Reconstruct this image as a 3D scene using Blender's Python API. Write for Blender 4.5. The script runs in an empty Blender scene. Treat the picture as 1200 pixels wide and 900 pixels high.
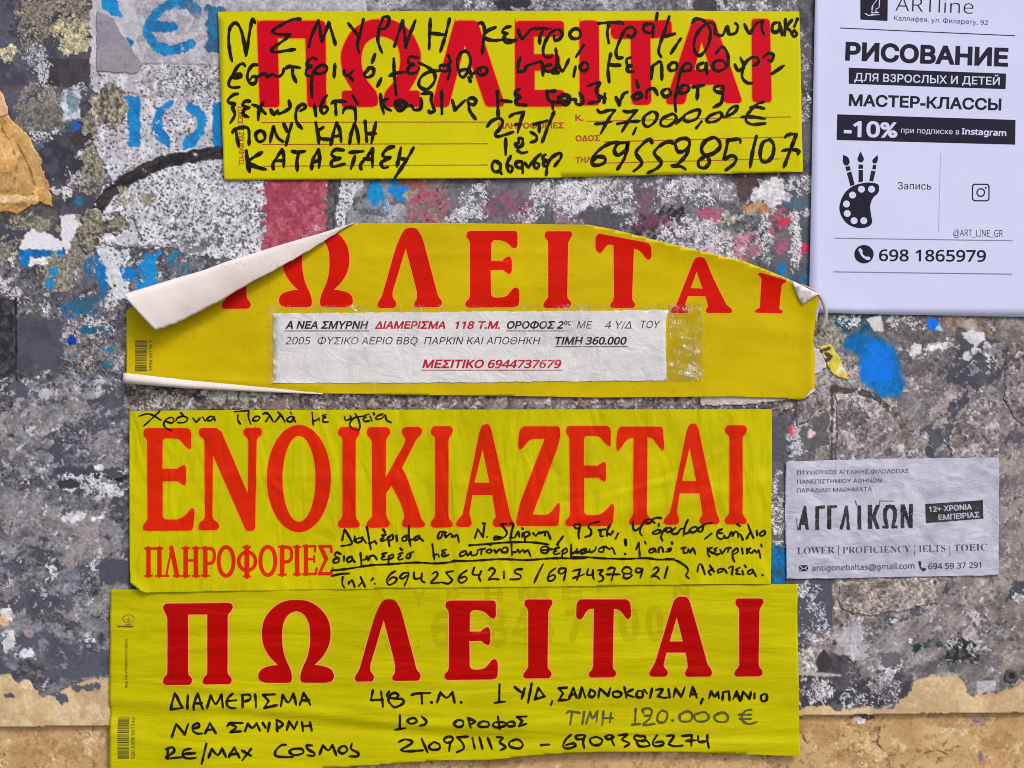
import bpy, bmesh, math, random
import numpy as np
from mathutils import Vector
from mathutils.geometry import tessellate_polygon

scene = bpy.context.scene
S = 0.00075                      # metres per photo unit: the view is 0.9 m wide at the wall
REF = 0.002

# ---------------------------------------------------------------- camera
cam_d = bpy.data.cameras.new('camera')
cam = bpy.data.objects.new('camera', cam_d)
scene.collection.objects.link(cam)
CAM_DIST = 1.15
cam.location = (0, -CAM_DIST - REF, 0)
cam.rotation_euler = (math.radians(90), 0, 0)
cam_d.sensor_width = 36
cam_d.lens = 36 * CAM_DIST / (1200 * S)
cam_d.clip_start = 0.02
cam_d.clip_end = 200
scene.camera = cam

# ---------------------------------------------------------------- sky and sun (bright overcast)
SUN_AZ, SUN_EL = 38, 48           # degrees right of the wall's normal, above the horizon
world = bpy.data.worlds.new('World')
scene.world = world
world.use_nodes = True
wn = world.node_tree
sky = wn.nodes.new('ShaderNodeTexSky')
sky.sky_type = 'NISHITA'
sky.sun_disc = False
sky.sun_elevation = math.radians(SUN_EL)
sky.sun_rotation = math.radians(180 - SUN_AZ)
sky.air_density = 1.0
sky.dust_density = 4.0
bg = wn.nodes['Background']
bg.inputs[1].default_value = 0.12
wn.links.new(sky.outputs[0], bg.inputs[0])
sun_d = bpy.data.lights.new('sun', 'SUN')
sun_d.energy = 1.5
sun_d.angle = math.radians(14)
sun_d.color = (1.0, 0.965, 0.92)
sun = bpy.data.objects.new('sun', sun_d)
scene.collection.objects.link(sun)
sdir = Vector((math.sin(math.radians(SUN_AZ)) * math.cos(math.radians(SUN_EL)),
               -math.cos(math.radians(SUN_AZ)) * math.cos(math.radians(SUN_EL)),
               math.sin(math.radians(SUN_EL))))
sun.rotation_euler = sdir.to_track_quat('Z', 'Y').to_euler()
scene.view_settings.view_transform = 'Standard'
scene.view_settings.look = 'None'
scene.view_settings.exposure = 0.30
scene.view_settings.gamma = 1.0
scene.cycles.filter_width = 1.0
scene.cycles.max_bounces = 6
scene.cycles.transparent_max_bounces = 8

# ---------------------------------------------------------------- small helpers
def lin(c):
    out = []
    for v in c:
        v = v / 255.0
        out.append(v / 12.92 if v <= 0.04045 else ((v + 0.055) / 1.055) ** 2.4)
    return tuple(out)

def W(px, py, z=0.0):
    """photo units on the wall + millimetres out of it -> metres"""
    return ((px - 600) * S, -z * 0.001, (450 - py) * S)

def thing(name, label, cat, px, py, z=0.0, group=None):
    o = bpy.data.objects.new(name, None)
    o.empty_display_size = 0.02
    o.location = W(px, py, z)
    o['label'] = label
    o['category'] = cat
    if group: o['group'] = group
    scene.collection.objects.link(o)
    return o

def build(name, verts, faces, mats, parent=None, midx=None, smooth=False, kind=None, label=None, loc=None):
    """verts are in world metres; the mesh is stored about its parent's (or its own) base"""
    v = np.asarray(verts, dtype=np.float64).reshape(-1, 3)
    if parent is not None: off = np.array(parent.location)
    elif loc is not None: off = np.array(loc)
    else: off = np.zeros(3)
    me = bpy.data.meshes.new(name)
    v = (v - off).astype(np.float32)
    if isinstance(faces, np.ndarray):
        nf = len(faces); k = faces.shape[1]
        me.vertices.add(len(v)); me.vertices.foreach_set('co', v.ravel())
        me.loops.add(nf * k); me.loops.foreach_set('vertex_index', faces.astype(np.int32).ravel())
        me.polygons.add(nf)
        me.polygons.foreach_set('loop_start', np.arange(0, nf * k, k, dtype=np.int32))
        me.polygons.foreach_set('loop_total', np.full(nf, k, dtype=np.int32))
        me.update(calc_edges=True)
    else:
        me.from_pydata([tuple(p) for p in v], [], faces)
    for m in (mats if isinstance(mats, (list, tuple)) else [mats]): me.materials.append(m)
    if midx is not None: me.polygons.foreach_set('material_index', np.asarray(midx, dtype=np.int32))
    if smooth: me.polygons.foreach_set('use_smooth', np.ones(len(me.polygons), dtype=bool))
    me.update()
    o = bpy.data.objects.new(name, me)
    scene.collection.objects.link(o)
    if parent is not None: o.parent = parent
    elif loc is not None: o.location = loc
    if kind: o['kind'] = kind
    if label: o['label'] = label
    return o

# ---------------------------------------------------------------- curves: "x,y x,y! ..." with ! for a corner
def parse(s, fr):
    ox, oy, k = fr
    pts, cor = [], []
    for t in s.split():
        c = t.endswith('!')
        x, y = t.rstrip('!').split(',')
        pts.append((ox + float(x) / k, oy + float(y) / k)); cor.append(c)
    return pts, cor

def crom(p0, p1, p2, p3, n):
    out = []
    for i in range(n):
        t = i / n; t2 = t * t; t3 = t2 * t
        out.append(tuple(0.5 * (2 * p1[k] + (p2[k] - p0[k]) * t + (2 * p0[k] - 5 * p1[k] + 4 * p2[k] - p3[k]) * t2
                                + (3 * p1[k] - p0[k] - 3 * p2[k] + p3[k]) * t3) for k in (0, 1)))
    return out

def smooth_open(pts, cor, step=1.3):
    out = []
    n = len(pts)
    for i in range(n - 1):
        p1, p2 = pts[i], pts[i + 1]
        p0 = pts[i - 1] if i > 0 and not cor[i] else p1
        p3 = pts[i + 2] if i + 2 < n and not cor[i + 1] else p2
        m = max(2, int(math.dist(p1, p2) / step))
        out += crom(p0, p1, p2, p3, m)
    out.append(pts[-1])
    return out

def smooth_closed(pts, cor, step=1.5):
    out = []
    n = len(pts)
    for i in range(n):
        p1, p2 = pts[i], pts[(i + 1) % n]
        p0 = pts[i - 1] if not cor[i] else p1
        p3 = pts[(i + 2) % n] if not cor[(i + 1) % n] else p2
        if cor[i] and cor[(i + 1) % n]:
            out.append(p1); continue
        m = max(2, int(math.dist(p1, p2) / step))
        out += crom(p0, p1, p2, p3, m)
    return out

def area(p):
    return 0.5 * sum(p[i - 1][0] * p[i][1] - p[i][0] * p[i - 1][1] for i in range(len(p)))

def offset_loop(p, d):
    """grow a closed loop outwards by d (photo units)"""
    n = len(p); s = 1 if area(p) > 0 else -1
    out = []
    for i in range(n):
        a, b, c = p[i - 1], p[i], p[(i + 1) % n]
        e1 = (b[0] - a[0], b[1] - a[1]); e2 = (c[0] - b[0], c[1] - b[1])
        l1 = math.hypot(*e1) or 1e-6; l2 = math.hypot(*e2) or 1e-6
        n1 = (e1[1] / l1, -e1[0] / l1); n2 = (e2[1] / l2, -e2[0] / l2)
        nx, ny = n1[0] + n2[0], n1[1] + n2[1]
        l = math.hypot(nx, ny) or 1e-6
        nx /= l; ny /= l
        k = min(1.6, 1 / max(0.4, nx * n1[0] + ny * n1[1]))
        out.append((b[0] + s * d * nx * k, b[1] + s * d * ny * k))
    return out

def grid_cut(bm, step, bb):
    """cut a flat mesh (x, y in photo units) along a grid so that it can follow a wavy sheet"""
    if not step: return
    for ax in (0, 1):
        lo, hi = bb[ax], bb[ax + 2]
        c = math.floor(lo / step) * step + step
        while c < hi:
            co = [0, 0, 0]; no = [0, 0, 0]; co[ax] = c; no[ax] = 1
            bmesh.ops.bisect_plane(bm, geom=bm.verts[:] + bm.edges[:] + bm.faces[:], dist=1e-4, plane_co=co, plane_no=no)
            c += step

def fill_loops(loops, step=None):
    """loops: outer + holes, photo units -> (verts2d, faces) facing the viewer"""
    vs = [Vector((x, y, 0)) for l in loops for x, y in l]
    tris = tessellate_polygon([[Vector((x, y, 0)) for x, y in l] for l in loops])
    bm = bmesh.new()
    bv = [bm.verts.new(v) for v in vs]
    for t in tris:
        try: bm.faces.new([bv[i] for i in t])
        except ValueError: pass
    xs = [v.x for v in vs]; ys = [v.y for v in vs]
    grid_cut(bm, step, (min(xs), min(ys), max(xs), max(ys)))
    bm.verts.index_update()
    V = [(v.co.x, v.co.y) for v in bm.verts]
    F = []
    for f in bm.faces:
        idx = [v.index for v in f.verts]
        p = [V[i] for i in idx]
        if area(p) > 0: idx.reverse()      # y runs down: clockwise on the picture faces -Y
        F.append(idx)
    B = [(e.verts[0].index, e.verts[1].index) for e in bm.edges if e.is_boundary]
    bm.free()
    return V, F, B

def flat_part(name, loops, zf, dz, mat, parent, step=None, depth=0.0, label=None, halo=None, halo_mat=None, smooth=True, kind=None):
    """a shape lying on a sheet: zf(px,py) mm is the sheet, dz mm above it; depth mm of edge"""
    V, F, B = fill_loops(loops, step)
    A = np.array(V)
    Z = zf(A[:, 0], A[:, 1]) + dz
    verts = [W(a[0], a[1], z) for a, z in zip(V, Z)]
    mi = [0] * len(F)
    if depth:
        n = len(verts)
        verts += [W(a[0], a[1], z - depth) for a, z in zip(V, Z)]
        for a, b in B:
            F.append([a, b, b + n, a + n]); mi.append(0)
    mats = [mat]
    if halo:
        mats.append(halo_mat)
        outer = offset_loop(loops[0], halo)
        hl = [outer] + [offset_loop(h, -halo) for h in loops[1:]]
        V2, F2, _ = fill_loops(hl, step)
        A = np.array(V2); Z = zf(A[:, 0], A[:, 1]) + dz * 0.5
        n = len(verts)
        verts += [W(a[0], a[1], z) for a, z in zip(V2, Z)]
        F += [[i + n for i in f] for f in F2]; mi += [1] * len(F2)
    return build(name, verts, F, mats, parent, mi, smooth=smooth, label=label, kind=kind)

_rs = random.Random(5)
def strokes_part(name, items, zf, dz, mat, parent, width=3.0, jitter=0.17, label=None, step=1.3, gap=None):
    """pen strokes: items = [(frame, 'stroke; stroke; ...')]; 'w=4:' in front of a stroke sets its width; handwriting is split into words"""
    st_all = []
    for fr, s in items:
        for st in s.split(';'):
            st = st.strip()
            if not st: continue
            w = width
            if st.startswith('w='):
                a, st = st.split(':'); w = float(a[2:])
            pts, cor = parse(st, fr)
            st_all.append((w, pts, cor))
    if name != 'handwriting': groups = [st_all]
    else:
        st_all.sort(key=lambda s: min(p[0] for p in s[1]))
        groups = []; right = -1e9
        for s in st_all:
            x0, x1 = min(p[0] for p in s[1]), max(p[0] for p in s[1])
            if x0 > right + (gap or 7) or not groups: groups.append([]); right = -1e9
            groups[-1].append(s)
            if x1 - x0 < 110: right = max(right, x1)
            elif right < 0: right = x0
    out = [one_word(name, g, zf, dz, mat, parent, jitter, label, step) for g in groups]
    return out[0]

def one_word(name, strokes, zf, dz, mat, parent, jitter, label, step):
    verts, faces = [], []
    k = 0
    for w, pts, cor in strokes:
        if len(pts) == 1:
            pts = [pts[0], (pts[0][0] + 0.4, pts[0][1] + 0.4)]; cor = [False, False]
        k += 1
        lift = dz + 0.0015 * (k % 40)
        cur = smooth_open(pts, cor, step)
        n = len(cur)
        ph = _rs.uniform(0, 6.28); ph2 = _rs.uniform(0, 6.28)
        rad = [0.5 * w * (1 + jitter * (math.sin(ph + i * 0.23 * step) + 0.6 * math.sin(ph2 + i * 0.61 * step))) for i in range(n)]
        if jitter and n > 8:
            for i in range(n):
                e = min(i, n - 1 - i) * step / w
                rad[i] *= 0.74 + 0.26 * min(1.0, e) + (0.10 if i < 4 else 0)
        L, R = [], []
        for i in range(n):
            a = cur[max(0, i - 1)]; b = cur[min(n - 1, i + 1)]
            dx, dy = b[0] - a[0], b[1] - a[1]; l = math.hypot(dx, dy) or 1e-6
            nx, ny = -dy / l, dx / l
            L.append((cur[i][0] + nx * rad[i], cur[i][1] + ny * rad[i]))
            R.append((cur[i][0] - nx * rad[i], cur[i][1] - ny * rad[i]))
        b0 = len(verts)
        P = np.array(L + R)
        Z = zf(P[:, 0], P[:, 1]) + lift
        verts += [W(p[0], p[1], z) for p, z in zip(P, Z)]
        for i in range(n - 1):
            q = [b0 + i, b0 + i + 1, b0 + n + i + 1, b0 + n + i]
            if area([L[i], L[i + 1], R[i + 1], R[i]]) > 0: q.reverse()
            faces.append(q)
        ctr = [0, n - 1]
        acc = 0
        for i, c in enumerate(cor[:-1]):
            m = max(2, int(math.dist(pts[i], pts[i + 1]) / step))
            if 0 < i: ctr.append(acc)
            acc += m
        for j in ctr:
            cx, cy = cur[j]; r = rad[j]
            ring = [(cx + r * math.cos(a * math.pi / 6), cy - r * math.sin(a * math.pi / 6)) for a in range(12)]
            P = np.array(ring); Z = zf(P[:, 0], P[:, 1]) + lift + 0.0007
            b1 = len(verts)
            verts += [W(p[0], p[1], z) for p, z in zip(ring, Z)]
            faces.append([b1 + a for a in range(12)])
    return build(name, verts, faces, mat, parent, label=label)

def glyph_loops(body, shear):
    cu = bpy.data.curves.new('t', 'FONT')
    cu.body = body; cu.size = 1.0; cu.shear = shear; cu.resolution_u = 3
    cu.fill_mode = 'NONE'
    ob = bpy.data.objects.new('t', cu)
    scene.collection.objects.link(ob)
    ev = ob.evaluated_get(bpy.context.evaluated_depsgraph_get())
    me = ev.to_mesh()
    co = [(v.co.x, v.co.y) for v in me.vertices]
    nb = {}
    for e in me.edges:
        a, b = e.vertices
        nb.setdefault(a, []).append(b); nb.setdefault(b, []).append(a)
    ev.to_mesh_clear()
    bpy.data.objects.remove(ob); bpy.data.curves.remove(cu)
    seen, loops = set(), []
    for st in range(len(co)):
        if st in seen or st not in nb: continue
        l, cur, prev = [], st, None
        nxt = min(nb[st])
        while cur not in seen:
            seen.add(cur); l.append(co[cur])
            prev, cur = cur, nxt
            cand = [q for q in nb[cur] if q != prev]
            nxt = cand[0] if cand else prev
        c = []
        for q in l:
            if not c or math.dist(q, c[-1]) > 2e-3: c.append(q)
        if len(c) > 3 and math.dist(c[0], c[-1]) < 2e-3: c.pop()
        if len(c) >= 3: loops.append(c)
    return loops

def inside(pt, poly):
    x, y = pt; r = False
    for i in range(len(poly)):
        x1, y1 = poly[i - 1]; x2, y2 = poly[i]
        if (y1 > y) != (y2 > y) and x < (x2 - x1) * (y - y1) / (y2 - y1) + x1: r = not r
    return r

def sans(s):
    """latin letters and digits in the same plain sans as the Greek and Cyrillic"""
    return ''.join(chr(0x1D5A0 + ord(c) - 65) if 'A' <= c <= 'Z' else chr(0x1D5BA + ord(c) - 97) if 'a' <= c <= 'z'
                   else chr(0x1D7E2 + ord(c) - 48) if '0' <= c <= '9' else c for c in s)

def scan_fill(loops, q):
    """fill outlines by winding, in flat slabs (outlines may cross themselves)"""
    E = []
    for l in loops:
        for i in range(len(l)):
            a, b = l[i - 1], l[i]
            if abs(a[1] - b[1]) < 1e-7: continue
            E.append((a[0], a[1], b[0], b[1], 1) if a[1] < b[1] else (b[0], b[1], a[0], a[1], -1))
    E = np.array(E)
    ys = sorted(set(np.round(np.concatenate([E[:, 1], E[:, 3]]) / q).astype(int)))
    quads = []
    for k in range(len(ys) - 1):
        y0, y1 = ys[k] * q, ys[k + 1] * q
        ym = (y0 + y1) / 2
        A = E[(E[:, 1] <= ym) & (E[:, 3] > ym)]
        if not len(A): continue
        sl = (A[:, 2] - A[:, 0]) / (A[:, 3] - A[:, 1])
        xm = A[:, 0] + sl * (ym - A[:, 1])
        yy0 = np.clip(y0, A[:, 1], A[:, 3]); yy1 = np.clip(y1, A[:, 1], A[:, 3])
        xa = A[:, 0] + sl * (yy0 - A[:, 1]); xb = A[:, 0] + sl * (yy1 - A[:, 1])
        o = np.argsort(xm); wnd = 0; st = None
        for i in o:
            pw = wnd; wnd += A[i, 4]
            if pw == 0 and wnd != 0: st = i
            elif pw != 0 and wnd == 0 and xm[i] - xm[st] > 1e-4:
                quads.append(((xa[st], y0), (xa[i], y0), (xb[i], y1), (xb[st], y1)))
    return quads

def text_part(body, p0, p1, h, mat, parent, zf, dz=0.05, bold=0.0, shear=0.0, name='printed_text', down=None):
    """typeset words whose baseline runs p0 -> p1 (photo units) with capitals h high"""
    loops = glyph_loops(sans(body), shear)
    if bold:
        out = []
        for l in loops:
            al = area(l); hole = False
            for m_ in loops:
                if m_ is not l and area(m_) * al < 0 and abs(area(m_)) > abs(al) and inside(l[0], m_) and inside(l[len(l) // 2], m_): hole = True
            out.append(offset_loop(l, -bold if hole else bold))
        loops = out
    allx = [q[0] for l in loops for q in l]
    x0, x1 = min(allx), max(allx)
    CAP = 0.728 + bold
    dx, dy = p1[0] - p0[0], p1[1] - p0[1]
    l_ = math.hypot(dx, dy)
    nx, ny = (dy / l_, -dx / l_) if down is None else down
    Q = scan_fill(loops, 0.004 if h > 11 else 0.012)
    A = np.array([c for q in Q for c in q])
    u = (A[:, 0] - x0) / (x1 - x0); v = A[:, 1] / CAP
    PX = p0[0] + dx * u + nx * h * v; PY = p0[1] + dy * u + ny * h * v
    Z = zf(PX, PY) + dz
    verts = np.stack([(PX - 600) * S, -Z * 0.001, (450 - PY) * S], 1)
    F = np.arange(len(verts)).reshape(-1, 4)
    pp = [(PX[i], PY[i]) for i in F[len(F) // 2]]
    if area(pp) > 0: F = F[:, ::-1]
    return build(name, verts, np.ascontiguousarray(F), mat, parent)

def quad_loop(q, k=1): return [tuple(p) for p in q]
def rule_part(p0, p1, w, mat, parent, zf, dz=0.05, name='printed_rule'):
    dx, dy = p1[0] - p0[0], p1[1] - p0[1]; l = math.hypot(dx, dy)
    nx, ny = -dy / l * w / 2, dx / l * w / 2
    return flat_part(name, [[(p0[0] + nx, p0[1] + ny), (p1[0] + nx, p1[1] + ny), (p1[0] - nx, p1[1] - ny), (p0[0] - nx, p0[1] - ny)]],
                     zf, dz, mat, parent, step=12)

def bilerp(q, u, v):
    a = (q[0][0] + (q[1][0] - q[0][0]) * u, q[0][1] + (q[1][1] - q[0][1]) * u)
    b = (q[3][0] + (q[2][0] - q[3][0]) * u, q[3][1] + (q[2][1] - q[3][1]) * u)
    return (a[0] + (b[0] - a[0]) * v, a[1] + (b[1] - a[1]) * v)

# ---------------------------------------------------------------- materials
def nodes(name):
    m = bpy.data.materials.new(name); m.use_nodes = True
    nt = m.node_tree
    return m, nt, nt.nodes['Principled BSDF']

def pos_noise(nt, scale, sxyz=(1, 1, 1), detail=4, rough=0.55, rot=0.0, dist=0.0):
    g = nt.nodes.new('ShaderNodeNewGeometry')
    mp = nt.nodes.new('ShaderNodeMapping')
    mp.inputs['Scale'].default_value = sxyz
    mp.inputs['Rotation'].default_value = (0, rot, 0)
    nt.links.new(g.outputs['Position'], mp.inputs['Vector'])
    n = nt.nodes.new('ShaderNodeTexNoise')
    n.inputs['Scale'].default_value = scale
    n.inputs['Detail'].default_value = detail
    n.inputs['Roughness'].default_value = rough
    n.inputs['Distortion'].default_value = dist
    nt.links.new(mp.outputs[0], n.inputs['Vector'])
    return n.outputs['Fac']

def ramp(nt, fac, stops):
    r = nt.nodes.new('ShaderNodeValToRGB')
    e = r.color_ramp.elements
    while len(e) < len(stops): e.new(0.5)
    for k, (p, c) in enumerate(stops):
        e[k].position = p
        e[k].color = (c, c, c, 1) if not isinstance(c, (tuple, list)) else tuple(c) + (1,)
    nt.links.new(fac, r.inputs[0])
    return r.outputs[0]

def mixc(nt, fac, a, b, mode='MIX'):
    x = nt.nodes.new('ShaderNodeMix'); x.data_type = 'RGBA'; x.blend_type = mode
    if hasattr(fac, 'links') or hasattr(fac, 'is_linked'): nt.links.new(fac, x.inputs[0])
    else: x.inputs[0].default_value = fac
    for i, v in ((6, a), (7, b)):
        if isinstance(v, tuple): x.inputs[i].default_value = v + (1,)
        else: nt.links.new(v, x.inputs[i])
    return x.outputs[2]

def bump(nt, h, strength, dist, prev=None):
    b = nt.nodes.new('ShaderNodeBump')
    b.inputs['Strength'].default_value = strength
    b.inputs['Distance'].default_value = dist
    nt.links.new(h, b.inputs['Height'])
    if prev is not None: nt.links.new(prev, b.inputs['Normal'])
    return b.outputs[0]

def sheet_bump(nt, style):
    """crinkles in the foil, shared by the foil and every ink printed on it"""
    if style == 'vert':      # pasted vinyl with upright creases
        a = pos_noise(nt, 26, (1.6, 1, 0.7), 2, 0.5, dist=0.8)
        b = pos_noise(nt, 130, (1.2, 1, 0.4), 3, 0.6, dist=1.2)
        n = bump(nt, a, 0.8, 0.0045)
        return bump(nt, b, 0.25, 0.0009, n)
    if style == 'horz':
        a = pos_noise(nt, 22, (0.45, 1, 2.6), 3, 0.5, dist=0.5)
        b = pos_noise(nt, 120, (0.4, 1, 1.7), 3, 0.6, dist=0.6)
        n = bump(nt, a, 0.55, 0.004)
        return bump(nt, b, 0.15, 0.0008, n)
    if style == 'flat':
        a = pos_noise(nt, 14, (1, 1, 0.6), 2, 0.4)
        b = pos_noise(nt, 160, (1, 1, 1), 3, 0.6)
        n = bump(nt, a, 0.5, 0.004)
        return bump(nt, b, 0.15, 0.0005, n)
    if style == 'soft':
        a = pos_noise(nt, 18, (0.8, 1, 1.4), 3, 0.5)
        b = pos_noise(nt, 140, (0.8, 1, 1.2), 3, 0.6)
        n = bump(nt, a, 0.5, 0.003)
        return bump(nt, b, 0.2, 0.0006, n)
    if style == 'wet':       # thin paper glued over a rough wall
        a = pos_noise(nt, 45, (1, 1, 1.3), 4, 0.6, dist=1.0)
        b = pos_noise(nt, 220, (1, 1, 1), 3, 0.6)
        n = bump(nt, a, 0.6, 0.0025)
        return bump(nt, b, 0.3, 0.0007, n)
    if style == 'film':      # clear tape, sharply crinkled
        a = pos_noise(nt, 34, (1.6, 1, 0.45), 3, 0.6, rot=0.9, dist=2.0)
        b = pos_noise(nt, 110, (1.4, 1, 0.5), 3, 0.6, rot=-0.4, dist=1.5)
        n = bump(nt, a, 1.0, 0.006)
        return bump(nt, b, 0.5, 0.0015, n)
    return None

def foil(name, col, style, rough=0.42, var=0.12, col2=None, spec=0.10, dirt=0.0):
    m, nt, p = nodes(name)
    c = lin(col)
    c2 = lin(col2) if col2 else tuple(x * (1 - var) for x in c)
    f = pos_noise(nt, 11, (1, 1, 1.3), 5, 0.6)
    out = mixc(nt, ramp(nt, f, [(0.35, 0.0), (0.65, 1.0)]), c, c2)
    if dirt:
        g = pos_noise(nt, 330, (1, 1, 1), 4, 0.7)
        g = mixc(nt, 1.0, ramp(nt, g, [(0.57, 0.0), (0.64, dirt)]), ramp(nt, pos_noise(nt, 26, detail=5, rough=0.7), [(0.46, 0.0), (0.62, 1.0)]), 'MULTIPLY')
        out = mixc(nt, g, out, tuple(x * 0.35 for x in c))
    nt.links.new(out, p.inputs['Base Color'])
    p.inputs['Roughness'].default_value = rough
    p.inputs['Specular IOR Level'].default_value = spec
    b = sheet_bump(nt, style)
    if b is not None: nt.links.new(b, p.inputs['Normal'])
    return m
# ================================================================ the wall: layers of paint and torn paper
_rng = np.random.default_rng(11)
_TB = [_rng.random((256, 256)).astype(np.float32) for _ in range(12)]

def vn(x, y, s):
    t = _TB[s % 12]
    x = x + 37.7 * s + 5000; y = y + 91.3 * s + 5000
    xi = np.floor(x).astype(np.int32); yi = np.floor(y).astype(np.int32)
    fx = (x - xi).astype(np.float32); fy = (y - yi).astype(np.float32)
    fx = fx * fx * (3 - 2 * fx); fy = fy * fy * (3 - 2 * fy)
    a = xi & 255; b = yi & 255; a1 = (a + 1) & 255; b1 = (b + 1) & 255
    return (t[a, b] * (1 - fx) + t[a1, b] * fx) * (1 - fy) + (t[a, b1] * (1 - fx) + t[a1, b1] * fx) * fy

def fbm(x, y, s, o=4, g=0.55):
    v = 0; a = 1; tot = 0
    for k in range(o):
        v = v + a * vn(x, y, s + k * 3); tot += a; a *= g
        x = x * 2.03 + 3.1; y = y * 2.03 + 1.7
    v = v / tot
    return np.clip((v - 0.5) * 1.9 + 0.5, 0, 1)

def worley(x, y, s):
    t1 = _TB[s % 12]; t2 = _TB[(s + 5) % 12]; t3 = _TB[(s + 7) % 12]
    xi = np.floor(x).astype(np.int32); yi = np.floor(y).astype(np.int32)
    f1 = np.full(x.shape, 9.0, np.float32); f2 = f1.copy(); cid = np.zeros(x.shape, np.float32)
    for i in (-1, 0, 1):
        for j in (-1, 0, 1):
            a = (xi + i) & 255; b = (yi + j) & 255
            d = np.hypot(xi + i + t1[a, b] - x, yi + j + t2[a, b] - y)
            nf = d < f1
            f2 = np.where(nf, f1, np.minimum(f2, d)); cid = np.where(nf, t3[a, b], cid); f1 = np.where(nf, d, f1)
    return f1, f2, cid

def sstep(a, b, x):
    t = np.clip((x - a) / (b - a), 0, 1)
    return t * t * (3 - 2 * t)

def sdf_poly(P, X, Y):
    d = np.full(X.shape, 1e9, np.float32); ins = np.zeros(X.shape, bool)
    n = len(P)
    for i in range(n):
        x1, y1 = P[i - 1]; x2, y2 = P[i]
        ex, ey = x2 - x1, y2 - y1
        L = ex * ex + ey * ey + 1e-9
        t = np.clip(((X - x1) * ex + (Y - y1) * ey) / L, 0, 1)
        d = np.minimum(d, np.hypot(X - x1 - t * ex, Y - y1 - t * ey))
        if y1 != y2:
            c = ((y1 > Y) != (y2 > Y)) & (X < (x2 - x1) * (Y - y1) / (y2 - y1) + x1)
            ins ^= c
    return np.where(ins, -d, d)

def sdf_line(P, w, X, Y):
    d = np.full(X.shape, 1e9, np.float32)
    for i in range(len(P) - 1):
        x1, y1 = P[i]; x2, y2 = P[i + 1]
        ex, ey = x2 - x1, y2 - y1
        t = np.clip(((X - x1) * ex + (Y - y1) * ey) / (ex * ex + ey * ey + 1e-9), 0, 1)
        d = np.minimum(d, np.hypot(X - x1 - t * ex, Y - y1 - t * ey))
    return d - w / 2

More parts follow.
